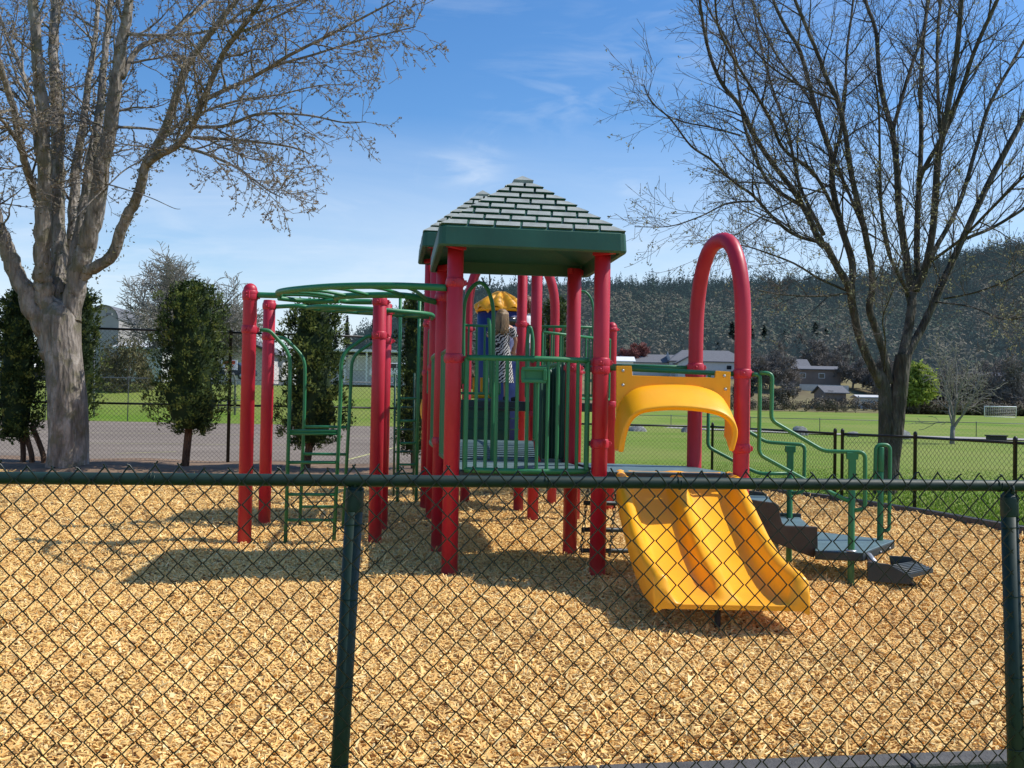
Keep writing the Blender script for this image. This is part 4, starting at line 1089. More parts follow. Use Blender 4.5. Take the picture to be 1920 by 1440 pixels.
# ================================================================== trees
class Tree:
    def __init__(s, seed): s.r = random.Random(seed); s.wood = MB(); s.twig = MB(); s.buds = []; s.twigv = []
    def rnd(s): return Vector((s.r.gauss(0, 1), s.r.gauss(0, 1), s.r.gauss(0, 1)))
    def branch(s, p, d, L, r, lvl, P):
        """procedural limb with children; P = parameter dict"""
        n = max(3, int(L / P['seg'][min(lvl, len(P['seg']) - 1)])); step = L / n; pts = [p.copy()]; rs = [r]; d = d.normalized()
        trop = P['trop'][min(lvl, len(P['trop']) - 1)]
        for i in range(n):
            d = (d + s.rnd() * P['wob'] + Vector((0, 0, trop)) * step).normalized()
            p = p + d * step; pts.append(p.copy()); rs.append(max(P['rmin'], r * (1 - (i + 1) / n * .8)))
        last = lvl >= P['max']
        mb = s.twig if r < P['twr'] else s.wood
        mb.tube(pts, rs, 6 if r > .03 else (4 if r > .012 else 3), cap=False)
        if lvl < P['max']: s.children(pts, rs, lvl, P)
        if last or lvl == P['max'] - 1:
            for q in range(1, len(pts)):
                if s.r.random() < P['bud']: s.buds.append(pts[q])
    def children(s, pts, rs, lvl, P, start=.2):
        k = len(pts); tot = sum((pts[i + 1] - pts[i]).length for i in range(k - 1)); sp = P['sp'][lvl]
        acc = 0; nxt = tot * start * s.r.uniform(.6, 1.3)
        for i in range(k - 1):
            seg = pts[i + 1] - pts[i]; sl = seg.length
            while nxt < acc + sl:
                t = (nxt - acc) / sl; q = pts[i].lerp(pts[i + 1], t); dd = seg.normalized(); frac = nxt / tot
                o = s.rnd(); o = (o - dd * o.dot(dd)).normalized(); ang = R(s.r.uniform(*P['ang']))
                nd = dd * math.cos(ang) + o * math.sin(ang)
                nd = (nd + Vector(P.get('bias', (0, 0, 0)))).normalized()
                L = P['len'][lvl] * s.r.uniform(.55, 1.15) * (1.05 - .55 * frac); rr = max(P['rmin'], min(rs[i] * .6, P['rad'][lvl])); L *= min(1, .38 + rs[i] / .055) if lvl == 0 else 1
                s.branch(q, nd, L, rr, lvl + 1, P); nxt += sp * s.r.uniform(.6, 1.4)
            acc += sl
    def limb(s, pts, r0, r1, P, start=.25, kids=True, n=14, rough=.0):
        path = smoothpath(pts, 5); k = len(path)
        rs = [r0 + (r1 - r0) * (i / (k - 1)) for i in range(k)]
        if rough:
            path = [p + s.rnd() * rough * rs[i] for i, p in enumerate(path)]
            rs = [q * (1 + s.r.uniform(-rough, rough) * .6) for q in rs]
        s.wood.tube(path, rs, n if r0 > .06 else 8, cap=True)
        if kids: s.children(path, rs, 0, P, start)
        return path, rs
def budcloud(name, pts, mat, parent, size, per=3, spread=.05, seed=1, smax=1.0):
    if not pts: return None
    r_ = np.random.default_rng(seed); P = np.repeat(np.array([tuple(p) for p in pts]), per, 0); n = len(P)
    P = P + r_.normal(0, spread, (n, 3)); a = r_.normal(0, 1, (n, 3)); a /= np.linalg.norm(a, axis=1)[:, None]
    b = np.cross(a, r_.normal(0, 1, (n, 3))); b /= np.linalg.norm(b, axis=1)[:, None]
    sz = (size * r_.uniform(.5, 1.3, n))[:, None]
    V = np.stack([P - a * sz, P - b * sz * .45, P + a * sz, P + b * sz * .45], 1).reshape(-1, 3)
    F = np.arange(n * 4).reshape(-1, 4); return np_mesh(name, V, F, mat, np.clip(r_.normal(.5, .25, n), 0, 1), parent=parent)

def pl(pts, D, dd=0.0):
    n = len(pts); return [at(x, y, D + dd * (i / (n - 1)) ** 1.2) for i, (x, y) in enumerate(pts)]
# --- left tree
LT = Tree(11); D = 18.2; pm = D / FPX
PL = dict(seg=(.3, .16, .1, .07), trop=(.16, .14, .16, .2), wob=.13, max=3, rmin=.0044, twr=.013, sp=(.36, .185, .12), len=(1.75, .80, .30), rad=(.026, .0125, .0065), ang=(28, 68), bud=.55)
PL3 = dict(PL, max=3)
root = empty('bare_tree', (-8.1, D, 0), 'large grey barked bare tree with mossy limbs and tan buds on the left', 'tree')
tr = pl([(122, 905), (125, 880), (127, 830), (126, 760), (124, 700), (118, 650), (112, 600), (110, 560)], D)
tr[0].z = -.1
path = smoothpath(tr, 6); k = len(path); rs = []
for i in range(k):
    t = i / (k - 1); rs.append((.345 * (1 - .10 * t)) * (1 if t < .86 else max(.15, 1 - ((t - .86) / .14) ** 2 * .85)) + .08 * math.exp(-t * 14) + .05 * math.exp(-((t - .95) / .2) ** 2))
mb = MB(); n = 40
pp = path
for i, p in enumerate(pp):
    for j in range(n):
        a = 2 * PI * j / n; nz = mnoise.noise(Vector((math.cos(a) * 2.2, math.sin(a) * 2.2, p.z * .7))) * .13 + mnoise.noise(Vector((math.cos(a) * 6, math.sin(a) * 6, p.z * 2))) * .05
        fl = 1 + nz + .18 * math.exp(-max(0, p.z) * 4) * (math.sin(a * 5 + 1) * .6 + .4)
        mb.v.append((p.x + rs[i] * fl * math.cos(a), p.y + rs[i] * fl * math.sin(a), p.z))
for i in range(len(pp) - 1):
    for j in range(n): mb.face((i * n + j, i * n + (j + 1) % n, (i + 1) * n + (j + 1) % n, (i + 1) * n + j), True)
mb.build('trunk', M['bark_l'], root, loc=(-8.1, D, 0))
limbs = [
 ([(100, 665), (85, 620), (60, 575), (25, 500), (3, 445), (-14, 395), (-35, 300), (-45, 180), (-60, 40)], 20, 9, -.6),
 ([(105, 640), (90, 585), (83, 540), (82, 500), (79, 437), (83, 333), (79, 208), (71, 125), (62, 0), (55, -110)], 19, 10, -.8),
 ([(118, 620), (115, 560), (110, 480), (106, 375), (108, 250), (104, 167), (100, 83), (108, -20), (112, -120)], 17, 9, .8),
 ([(128, 560), (135, 500), (137, 417), (143, 312), (157, 229), (166, 150), (180, 60), (188, -60)], 12, 5, 1.6),
 ([(128, 610), (142, 545), (155, 480), (175, 417), (192, 312), (208, 229), (217, 146), (232, 62), (242, 0), (250, -100)], 19, 9, -.5),
 ([(140, 500), (154, 410), (172, 300), (187, 208), (194, 125), (206, 20), (214, -90)], 11, 6, .9),
 ([(130, 560), (140, 530), (167, 508), (205, 485), (233, 417), (258, 367), (275, 308), (306, 250), (333, 175), (354, 117), (383, 79), (417, 33), (450, -10), (470, -60)], 12, 4, -1.4),
 ([(275, 308), (300, 290), (333, 272), (362, 233), (383, 183), (417, 104), (446, 62), (485, 10), (510, -40)], 8, 4, -2.0),
 ([(383, 187), (417, 171), (479, 142), (542, 104), (625, 62), (688, 29), (740, 2)], 5, 1.4, -2.4),
 ([(479, 142), (520, 122), (583, 104), (667, 78), (730, 62), (779, 50)], 3.5, 1, -3.0),
 ([(354, 237), (417, 237), (479, 215), (530, 213), (583, 217), (646, 230), (686, 228)], 4.2, 1, -1.0),
 ([(335, 272), (396, 292), (450, 318), (500, 355), (530, 371)], 3.8, 1, -2.9),
 ([(362, 258), (437, 262), (521, 271), (560, 280), (588, 292)], 4, 1, -.3),
 ([(217, 238), (290, 243), (380, 262), (450, 268)], 3.4, 1, 1.2),
 ([(229, 146), (258, 92), (312, 67), (362, 25), (396, 0), (430, -40)], 7, 3.5, 1.4),
 ([(233, 62), (300, 66), (390, 58), (460, 20), (520, -20)], 4, 2, .3),
 ([(79, 390), (67, 367), (52, 320), (37, 267), (25, 200), (0, 125), (-20, 60)], 10, 6, -1.8),
 ([(30, 262), (10, 232), (-10, 215)], 5, 3, -1.8),
 ([(70, 290), (62, 210), (40, 130), (10, 60), (-10, 0)], 7, 3, .8),
 ([(446, 62), (500, 40), (560, 10), (620, -30)], 3.2, 1.4, -2.0),
 ([(308, 250), (370, 215), (440, 190), (520, 178), (600, 160), (660, 160)], 4, 1, .4),
 ([(200, 345), (225, 352), (258, 362), (290, 374), (325, 390), (338, 392)], 1.6, .6, -1.0),
 ([(268, 300), (235, 318), (205, 345), (170, 378), (135, 415)], 1.6, 1.6, -.8),
]
def attach(paths, p0):
    """depth of the nearest earlier limb near a start point (picture x, z)"""
    best = None
    for pa in paths:
        for q in pa:
            dd_ = (q.x - p0.x) ** 2 + (q.z - p0.z) ** 2
            if best is None or dd_ < best[0]: best = (dd_, q.y)
    return best[1] if best and best[0] < .35 ** 2 else p0.y
paths = [path]
for (pts, r0, r1, dd_) in limbs:
    base = at(*pts[0], D); y0 = attach(paths, base); n_ = len(pts)
    w = [at(x, y, y0 + (dd_ * 1.6) * (i / (n_ - 1)) ** 1.2) for i, (x, y) in enumerate(pts)]
    up = pts[0][1] > 480
    pa, _ = LT.limb(w, r0 * pm * (1.08 if up else .85), r1 * pm * .70, PL if r1 < 4 else PL3, start=(.42 if up else .12), rough=.10 if r0 > 8 else .04, kids=r1 > .7)
    paths.append(pa)
LT.wood.build('branches', M['bark_l'], root, loc=(-8.1, D, 0)); LT.twig.build('twigs', M['twig_l'], root, loc=(-8.1, D, 0))
# lichen tufts on the limbs
tuft = []
for pa in paths[1:9]:
    for q in pa:
        for _ in range(7): tuft.append(q + LT.rnd() * .075)
budcloud('lichen', tuft, M['shrubfol'], root, .03, 3, .035, 5)
budcloud('buds', LT.buds, M['bud_l'], root, .026, 3, .014, 6)
print('LT', len(LT.wood.f), len(LT.twig.f), len(LT.buds))

# --- right tree
RT = Tree(23); D = 17.6; pm = D / FPX
PRt = dict(seg=(.3, .18, .12, .08), trop=(.30, .22, .16, .15), wob=.085, max=3, rmin=.0032, twr=.013, sp=(.31, .18, .15), len=(2.0, .95, .40), rad=(.016, .0075, .0045), ang=(22, 50), bud=.15)
bx = at(1662, 912, D); root = empty('bare_tree', (bx.x, D, 0), 'dark barked multi stemmed bare tree beside the steps on the right', 'tree')
def rough_trunk(path, rs, n, seed, mb):
    o = len(mb.v)
    for i, p in enumerate(path):
        for j in range(n):
            a = 2 * PI * j / n; nz = mnoise.noise(Vector((math.cos(a) * 2 + seed, math.sin(a) * 2, p.z * .9))) * .16 + mnoise.noise(Vector((math.cos(a) * 6, math.sin(a) * 6 + seed, p.z * 3))) * .08
            mb.v.append((p.x + rs[i] * (1 + nz) * math.cos(a), p.y + rs[i] * (1 + nz) * math.sin(a), p.z))
    for i in range(len(path) - 1):
        for j in range(n): mb.face((o + i * n + j, o + i * n + (j + 1) % n, o + (i + 1) * n + (j + 1) % n, o + (i + 1) * n + j), True)
mb = MB()
t1 = smoothpath(pl([(1650, 930), (1656, 900), (1660, 840), (1660, 780), (1658, 730), (1650, 705), (1643, 695)], D), 5); t1[0].z = -.2
t2 = smoothpath(pl([(1664, 930), (1668, 900), (1673, 840), (1680, 780), (1686, 730), (1690, 690), (1694, 665)], D), 5); t2[0].z = -.2
rough_trunk(t1, [pm * (14 - 3 * i / (len(t1) - 1)) for i in range(len(t1))], 24, 1, mb); rough_trunk(t2, [pm * (16 - 1 * i / (len(t2) - 1)) for i in range(len(t2))], 24, 5, mb)
mb.build('trunk', M['bark_r'], root, loc=(bx.x, D, 0))
limbs = [
 ([(1652, 722), (1643, 703), (1624, 664), (1608, 619), (1598, 568), (1592, 539), (1572, 504), (1550, 462), (1538, 455), (1515, 404), (1488, 358), (1450, 308), (1411, 250), (1388, 200), (1350, 150), (1325, 80), (1312, 0), (1305, -60)], 12, 2.5, -1.2),
 ([(1598, 568), (1596, 540), (1598, 493), (1577, 424), (1561, 347), (1559, 293), (1538, 231), (1519, 166), (1500, 96), (1473, 50), (1450, 0), (1440, -60)], 10, 3, .6),
 ([(1668, 720), (1659, 673), (1640, 610), (1630, 580), (1636, 536), (1631, 482), (1615, 405), (1596, 328), (1585, 250), (1569, 185), (1550, 146), (1531, 96), (1507, 39), (1488, -10), (1480, -80)], 10, 3, -.8),
 ([(1562, 312), (1577, 239), (1585, 173), (1588, 96), (1600, 0), (1604, -60)], 4.5, 2.5, .8),
 ([(1686, 710), (1690, 680), (1697, 648), (1706, 600), (1710, 560), (1708, 540), (1696, 462), (1685, 385), (1681, 308), (1673, 247), (1658, 193), (1648, 135), (1642, 58), (1623, 0), (1615, -70)], 14, 3.5, .8),
 ([(1673, 247), (1696, 166), (1712, 116), (1731, 58), (1739, 0), (1742, -60)], 5.5, 3, .8),
 ([(1702, 556), (1696, 536), (1666, 474), (1654, 405), (1650, 328), (1648, 212), (1640, 140)], 6, 2, -1.2),
 ([(1710, 560), (1719, 520), (1719, 443), (1723, 347), (1727, 270), (1727, 154), (1733, 58), (1745, -20)], 9, 4, 1.5),
 ([(1716, 545), (1735, 501), (1750, 424), (1758, 308), (1770, 239), (1789, 135), (1800, 38), (1804, -60)], 10, 5, -.5),
 ([(1762, 247), (1758, 154), (1758, 58), (1770, -40)], 5, 3, .8),
 ([(1723, 347), (1731, 320), (1770, 250), (1804, 166), (1827, 96), (1870, 0), (1890, -50)], 7, 4, -1.0),
 ([(1694, 680), (1707, 655), (1726, 619), (1751, 568), (1771, 523), (1781, 501), (1816, 424), (1858, 335), (1897, 262), (1920, 216), (1955, 130)], 11, 6, .6),
 ([(1812, 447), (1866, 424), (1925, 387), (1980, 340)], 4.5, 3, -.4),
 ([(1740, 500), (1752, 470), (1797, 385), (1827, 289), (1854, 200), (1893, 127), (1930, 60)], 7, 3.5, 1.0),
 ([(1745, 490), (1800, 450), (1850, 400), (1900, 350), (1950, 300)], 4, 2.5, -2),
 ([(1588, 545), (1537, 523), (1489, 494), (1432, 472), (1400, 462), (1360, 455)], 3.4, 1, -1.5),
 ([(1596, 549), (1537, 555), (1464, 552), (1419, 543)], 3, 1, -1.6),
 ([(1545, 458), (1538, 455), (1488, 439), (1450, 408), (1411, 366), (1373, 339), (1334, 300), (1296, 274), (1257, 223), (1222, 192), (1207, 158)], 5, 1, -1.4),
 ([(1415, 378), (1365, 381), (1315, 405), (1257, 424), (1190, 425)], 2.4, .8, -.8),
 ([(1388, 254), (1334, 239), (1276, 227), (1235, 205), (1210, 170)], 2.4, .8, .5),
 ([(1500, 384), (1440, 340), (1400, 250), (1385, 170), (1370, 90), (1330, 20), (1310, -30)], 5, 2, 1.8),
 ([(1545, 440), (1500, 350), (1478, 250), (1450, 170), (1425, 80), (1410, 0)], 5, 2, 2.2),
 ([(1577, 424), (1530, 330), (1470, 280), (1440, 215), (1400, 150), (1350, 60), (1340, -20)], 5, 2, -1.8),
 ([(1619, 430), (1570, 310), (1520, 190), (1460, 110), (1420, 30), (1400, -40)], 4, 2, 1.5),
 ([(1565, 186), (1500, 160), (1440, 120), (1390, 60), (1370, -10)], 3, 1.5, .2),
 ([(1770, 560), (1830, 548), (1900, 520), (1960, 480)], 2.6, 1.4, -2.4),
 ([(1752, 566), (1820, 575), (1880, 598), (1940, 590)], 2.2, 1.2, -2.6),
 ([(1657, 700), (1660, 640), (1655, 600), (1668, 560), (1680, 530)], 2.2, .8, -2.0),
 ([(1560, 345), (1500, 372), (1440, 400), (1380, 440), (1330, 470)], 2.6, .9, -2.0),
]
paths = [t1, t2]
for (pts, r0, r1, dd_) in limbs:
    base = at(*pts[0], D); y0 = attach(paths, base); n_ = len(pts)
    w = [at(x, y, y0 + dd_ * 1.6 * (i / (n_ - 1)) ** 1.2) for i, (x, y) in enumerate(pts)]
    pa, _ = RT.limb(w, r0 * pm * .74, r1 * pm * .8, PRt, start=(.25 if pts[0][1] > 480 else .08), rough=.05, kids=True)
    paths.append(pa)
RT.wood.build('branches', M['bark_r'], root, loc=(bx.x, D, 0)); RT.twig.build('twigs', M['twig_r'], root, loc=(bx.x, D, 0))
lowb = [b for b in RT.buds if RT.r.random() < (1.0 if b.z < 6 else .35)]
budcloud('buds', lowb, M['bud_r'], root, .022, 5, .028, 7)
print('RT', len(RT.wood.f), len(RT.twig.f), len(RT.buds))

# --- cedars
def cedar(px, wpx, ytop, ybot, ybase, D, label, seed, stems=((0, 0),), lean=0, n=9000):
    b = at(px, ybase, D); x0, y0 = b.x, b.y; zt = zat(px, ytop, D); zb = zat(px, ybot, D); hw = wpx / FPX * D / 2
    root = empty('cedar_tree', (x0, y0, 0), label, 'tree', 'clipped cedars along the court fence')
    r_ = np.random.default_rng(seed)
    def rad(h, a):   # h 0..1
        base = np.interp(h, [0, .05, .15, .3, .5, .72, .88, .96, 1], [.45, .78, .98, 1.0, 1.0, .96, .82, .55, .15]) * hw
        nz = .13 * np.sin(2 * a + 9 * h + seed) + .13 * np.sin(4 * a - 17 * h + seed * 2) + .10 * np.sin(7 * a + 29 * h) + .07 * np.sin(3 * a + 47 * h + seed)
        return base * (1 + nz)
    # inner mass
    mb = MB(); prof = []
    for i in range(13):
        h_ = .03 + .93 * i / 12; ring = []
        for j in range(14):
            a = 2 * PI * j / 14; q = float(rad(h_, a)) * .58; mb.v.append((x0 + q * math.cos(a) + lean * h_, y0 + q * math.sin(a), zb + (zt - zb) * h_))
    for i in range(12):
        for j in range(14): mb.face((i * 14 + j, i * 14 + (j + 1) % 14, (i + 1) * 14 + (j + 1) % 14, (i + 1) * 14 + j), True)
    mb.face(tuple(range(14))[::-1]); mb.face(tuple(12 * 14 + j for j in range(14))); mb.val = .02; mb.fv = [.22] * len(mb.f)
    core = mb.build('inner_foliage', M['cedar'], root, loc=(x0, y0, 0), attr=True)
    # sprays: clumps of small blades
    nc = n // 9; a = r_.uniform(0, 2 * PI, nc); h = r_.beta(1.1, 1.0, nc); rr = rad(h, a) * r_.uniform(.66, 1.10, nc)
    cx_ = x0 + rr * np.cos(a) + lean * h; cy_ = y0 + rr * np.sin(a); cz = zb + (zt - zb) * h
    gap = (np.sin(a * 3 + h * 23 + seed * 5) + np.sin(a * 5 - h * 37 + seed) + np.sin(h * 61 + a * 2)) < -1.25; keep = ~(gap & (rr > rad(h, a) * .8)); cx_, cy_, cz, a, h, rr = cx_[keep], cy_[keep], cz[keep], a[keep], h[keep], rr[keep]; nc = len(a)
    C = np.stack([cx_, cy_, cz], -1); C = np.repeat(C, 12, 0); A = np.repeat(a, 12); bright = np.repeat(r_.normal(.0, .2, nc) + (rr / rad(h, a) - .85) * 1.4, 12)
    m_ = len(C); C = C + r_.normal(0, .035, (m_, 3))
    out = np.stack([np.cos(A), np.sin(A), np.full(m_, 1.1)], -1) + r_.normal(0, .6, (m_, 3)); out /= np.linalg.norm(out, axis=1)[:, None]
    sd = np.stack([-np.sin(A), np.cos(A), np.zeros(m_)], -1) + r_.normal(0, .6, (m_, 3)); sd /= np.linalg.norm(sd, axis=1)[:, None]
    L = r_.uniform(.035, .085, m_)[:, None]; W = r_.uniform(.012, .028, m_)[:, None]
    V = np.stack([C - sd * W * .4, C + out * L * .55 - sd * W, C + out * L, C + out * L * .5 + sd * W], 1).reshape(-1, 3)
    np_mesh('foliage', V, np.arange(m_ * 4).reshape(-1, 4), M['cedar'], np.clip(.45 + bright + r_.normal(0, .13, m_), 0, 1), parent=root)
    mb = MB()
    for k, (dx, top) in enumerate(stems):
        mb.tube(smoothpath([Vector((x0 + dx, y0, -.1)), Vector((x0 + dx + .02, y0 + .02, zb * .5)), Vector((x0 + top, y0, zb + .3))], 5), [.075 if len(stems) == 1 else .05] * 11, 10)
    mb.build('trunk', M['bark_c'], root, loc=(x0, y0, 0))
cedar(28, 88, 548, 828, 885, 18.75, 'dark green cedar with several bare stems at the left edge beside the big tree', 3, ((.12, .1), (.28, .12), (.5, .3)), n=9600)
cedar(142, 74, 538, 790, 885, 19.0, 'tall narrow cedar mostly hidden behind the big grey trunk', 4, n=6000)
cedar(354, 124, 532, 812, 882, 18.6, 'broad dark cedar on a short trunk beside the tall red post with the domed cap', 5, ((-.08, 0),), n=12000)
cedar(583, 116, 566, 838, 888, 18.6, 'cedar seen through the green arched ladders', 6, ((-.1, 0),), n=10800)
cedar(775, 66, 556, 852, 890, 18.6, 'narrow cedar seen between the tall rung ladder and the red shelter posts', 7, n=6000)
cedar(1038, 56, 556, 760, 890, 22, 'dark cedar visible behind the back arch under the roof', 8, n=5000)

# --- background trees
def crown_tree(name, px, ybase, ytop, wpx, D, label, wood, seed, P=None, levels=3, fol=None, buds=0, group=None, base_z=None, dense=1.0, shape='round', bmat=None, bsize=.12, thick=1.0):
    r_ = random.Random(seed); bz = zat(px, ybase, D) if base_z is None else base_z; b = at(px, ybase, D)
    H = zat(px, ytop, D) - bz; Wd = wpx / FPX * D; T = Tree(seed)
    root = empty(name, (b.x, b.y, bz), label, 'tree', group)
    trunkH = H * (.22 if shape == 'round' else .12); r0 = H * .022 * thick
    base = Vector((b.x, b.y, bz - .3)); top = Vector((b.x + r_.uniform(-.02, .02) * H, b.y, bz + trunkH))
    T.wood.tube([base, base.lerp(top, .5) + T.rnd() * .01 * H, top], [r0 * 1.3, r0 * 1.05, r0], 9)
    nl = int((9 if dense != 1.45 else 16) * dense); sg = H * .05
    Pp = dict(seg=(sg, sg * .7, sg * .5, sg * .35), trop=(.6 / H, .5 / H, .3 / H, 0), wob=.16, max=levels, rmin=max(.022 * D / 90, H * .0009), twr=H * .0035, sp=(H * .036 / dense, H * .028 / dense, H * .026), len=(H * .26, H * .14, H * .075), rad=(H * .008, H * .0035, H * .0018), ang=(25, 60), bud=.5)
    for i in range(nl):
        a = 2.39996 * i + r_.uniform(-.2, .2); el = r_.uniform(.25, 1.35) if shape == 'round' else r_.uniform(.95, 1.45)
        d = Vector((math.cos(a) * math.cos(el), math.sin(a) * math.cos(el), math.sin(el)))
        # length to the crown ellipsoid
        rx = Wd / 2; rz = (H - trunkH) * 1.0; L = 1 / math.sqrt((math.cos(el) / rx) ** 2 + (math.sin(el) / rz) ** 2) * r_.uniform(.8, 1.0)
        n = 7; p = top - Vector((0, 0, r_.uniform(0, .25) * trunkH)); path = [p]; dd_ = (d + Vector((0, 0, .35))).normalized()
        for k in range(n):
            dd_ = (dd_ * .75 + d * .25 + T.rnd() * .10).normalized(); p = p + dd_ * L / n; path.append(p)
        T.limb(path, r0 * .55, r0 * .12, Pp, start=.25, n=7)
    T.wood.build('trunk', wood, root, loc=(b.x, b.y, bz)); T.twig.build('crown', bmat or wood, root, loc=(b.x, b.y, bz))
    if fol: budcloud('foliage', T.buds, fol, root, bsize, 4, bsize * 1.3, seed)
    return root
crown_tree('bare_tree', 352, 715, 456, 262, 88, 'wide rounded bare tree in the distance behind the broad cedar', M['bark_round'], 41, levels=3, dense=1.45, thick=1.15)
crown_tree('bare_tree', 1785, 824, 560, 150, 46, 'slender bare tree with upright branches on the lawn by the footpath', M['bark_round'], 42, levels=2, shape='vase', buds=1, base_z=-.05, thick=.7, bmat=M['bark_round'], fol=M['bud_r'], bsize=.026, dense=.8)
crown_tree('flowering_tree', 1190, 702, 640, 74, 225, 'red brown budding tree above the house roofs', M['bark_redbud'], 43, levels=3, dense=1.6)
crown_tree('willow_tree', 1722, 772, 682, 66, 158, 'bright yellow green leafy tree beside the dark trunk', M['bark_fardk'], 44, levels=3, fol=M['willow'], bsize=.34, dense=1.3)
crown_tree('bare_tree', 1445, 742, 630, 110, 200, 'big brown bare tree beside the front red arch post', M['bark_far'], 45, levels=3, dense=1.5)
crown_tree('bare_tree', 1478, 757, 710, 62, 170, 'small spreading bare tree on the dry slope', M['bark_far'], 46, levels=3, dense=1.0)
rr = random.Random(9); spots = []
bg = [(1560, 735, 640, 70, 215), (1600, 735, 650, 60, 205), (1640, 745, 655, 60, 200), (1530, 700, 632, 62, 240), (1770, 775, 672, 74, 175), (1815, 778, 668, 78, 168), (1860, 780, 660, 84, 172), (1905, 782, 655, 90, 165), (1880, 772, 640, 80, 215), (1790, 768, 645, 70, 220), (1505, 690, 622, 66, 262), (1588, 700, 625, 66, 255), (1690, 760, 650, 70, 205), (1945, 782, 650, 80, 180), (1400, 700, 648, 60, 235), (1250, 690, 652, 44, 262), (1300, 690, 645, 50, 270)]
for i, (px, yb, yt, w, D_) in enumerate(bg):
    side = 'right edge' if px > 1850 else ('willow' if px > 1680 else ('shed' if px > 1500 else 'houses'))
    crown_tree('bare_tree', px, yb, yt, w, D_, 'grey brown bare tree in the valley woodland near the ' + side, M['bark_far'] if i % 2 else M['bark_fardk'], 60 + i, levels=3 if i < 8 else 2, dense=1.2, group='bare trees across the valley')
def fir(px, ybase, ytop, wpx, D, seed, label, group='dark firs beyond the houses'):
    b = at(px, ybase, D); H = zat(px, ytop, D) - b.z; Wd = wpx / FPX * D; r_ = np.random.default_rng(seed)
    root = empty('fir_tree', (b.x, b.y, b.z), label, 'tree', group)
    n = 1500; h = r_.beta(1.0, 1.5, n) * .93 + .05; a = r_.uniform(0, 2 * PI, n); rad = Wd / 2 * (1 - h) ** .85 * (.82 + .18 * np.sin(h * 60)) * r_.uniform(.35, 1.05, n)
    C = np.stack([b.x + rad * np.cos(a), b.y + rad * np.sin(a), b.z + h * H], -1)
    out = np.stack([np.cos(a), np.sin(a), np.full(n, -.35)], -1) + r_.normal(0, .25, (n, 3)); sd = np.stack([-np.sin(a), np.cos(a), np.zeros(n)], -1) + r_.normal(0, .2, (n, 3))
    L = (H * .045 * r_.uniform(.6, 1.3, n))[:, None]; V = np.stack([C - out * L * .4, C - sd * L * .4, C + out * L, C + sd * L * .4], 1).reshape(-1, 3)
    np_mesh('foliage', V, np.arange(n * 4).reshape(-1, 4), M['fardark'], np.clip(r_.normal(.4, .25, n), 0, 1), parent=root)
    mb = MB(); mb.lathe((b.x, b.y, b.z), [(H * .02, -.5), (H * .012, H * .5), (H * .003, H * .97)], 8); mb.build('trunk', M['bark_fardk'], root, loc=(b.x, b.y, b.z))
for i, (px, yb, yt, w, D_) in enumerate([(1372, 705, 600, 44, 265), (1404, 705, 590, 40, 280), (1432, 700, 607, 36, 275), (1528, 690, 600, 40, 285), (1548, 690, 612, 34, 290), (1345, 700, 640, 30, 262), (1290, 690, 640, 28, 275), (1470, 695, 615, 34, 285), (12, 720, 560, 46, 95), (700, 640, 588, 16, 300), (716, 640, 600, 14, 300), (650, 650, 590, 18, 250), (628, 655, 600, 16, 250)]):
    side = 'far left edge' if px < 100 else ('overhead ladder' if px < 760 else ('tall red arch' if px < 1480 else 'right hand tree'))
    fir(px, yb, yt, w, D_, 90 + i, 'dark fir in the distance by the ' + side)

# shrub behind the court, plus its neighbours
def shrub(px, ybase, ytop, wpx, D, label, mat, seed, n=5000, name='shrub', leaf=.11, group=None):
    b = at(px, ybase, D); H = zat(px, ytop, D) - b.z; Wd = wpx / FPX * D; r_ = np.random.default_rng(seed)
    root = empty(name, (b.x, b.y, b.z), label, 'shrub', group)
    d = r_.normal(0, 1, (n, 3)); d[:, 2] = np.abs(d[:, 2]); d /= np.linalg.norm(d, axis=1)[:, None]
    a = np.arctan2(d[:, 1], d[:, 0]); lob = 1 + .12 * np.sin(3 * a + seed) + .1 * np.sin(5 * a + 6 * d[:, 2] + seed) + .07 * np.sin(11 * a)
    rr_ = (r_.uniform(.45, 1, n) ** .5 * lob)[:, None]; C = np.array([b.x, b.y, b.z]) + d * rr_ * np.array([Wd / 2, Wd / 2.2, H])
    u_ = r_.normal(0, 1, (n, 3)); u_[:, 2] += .8; u_ /= np.linalg.norm(u_, axis=1)[:, None]; v_ = np.cross(u_, r_.normal(0, 1, (n, 3))); v_ /= np.linalg.norm(v_, axis=1)[:, None]
    L = (leaf * r_.uniform(.6, 1.8, n))[:, None]; V = np.stack([C - u_ * L, C - v_ * L * .3, C + u_ * L, C + v_ * L * .3], 1).reshape(-1, 3)
    np_mesh('foliage', V, np.arange(n * 4).reshape(-1, 4), mat, np.clip(r_.normal(.45, .22, n), 0, 1), parent=root)
    mb = MB(); rs_ = random.Random(seed)
    for k in range(9):
        a_ = rs_.uniform(0, 6.28); mb.tube([Vector((b.x, b.y, b.z - .1)), Vector((b.x + math.cos(a_) * Wd * .2, b.y + math.sin(a_) * Wd * .2, b.z + H * .75))], [.04, .015], 5)
    mb.build('stems', M['bark_far'], root, loc=(b.x, b.y, b.z))
shrub(236, 738, 640, 112, 70, 'olive brown leafless looking shrub beyond the court', M['shrubfol'], 3, 7000, leaf=.10)
shrub(1462, 758, 728, 34, 168, 'small dark bush at the foot of the small bare tree', M['brush'], 5, 1200, leaf=.2)
shrub(1395, 745, 690, 36, 190, 'dark bush behind the front red arch post', M['fardark'], 6, 2000, leaf=.3)

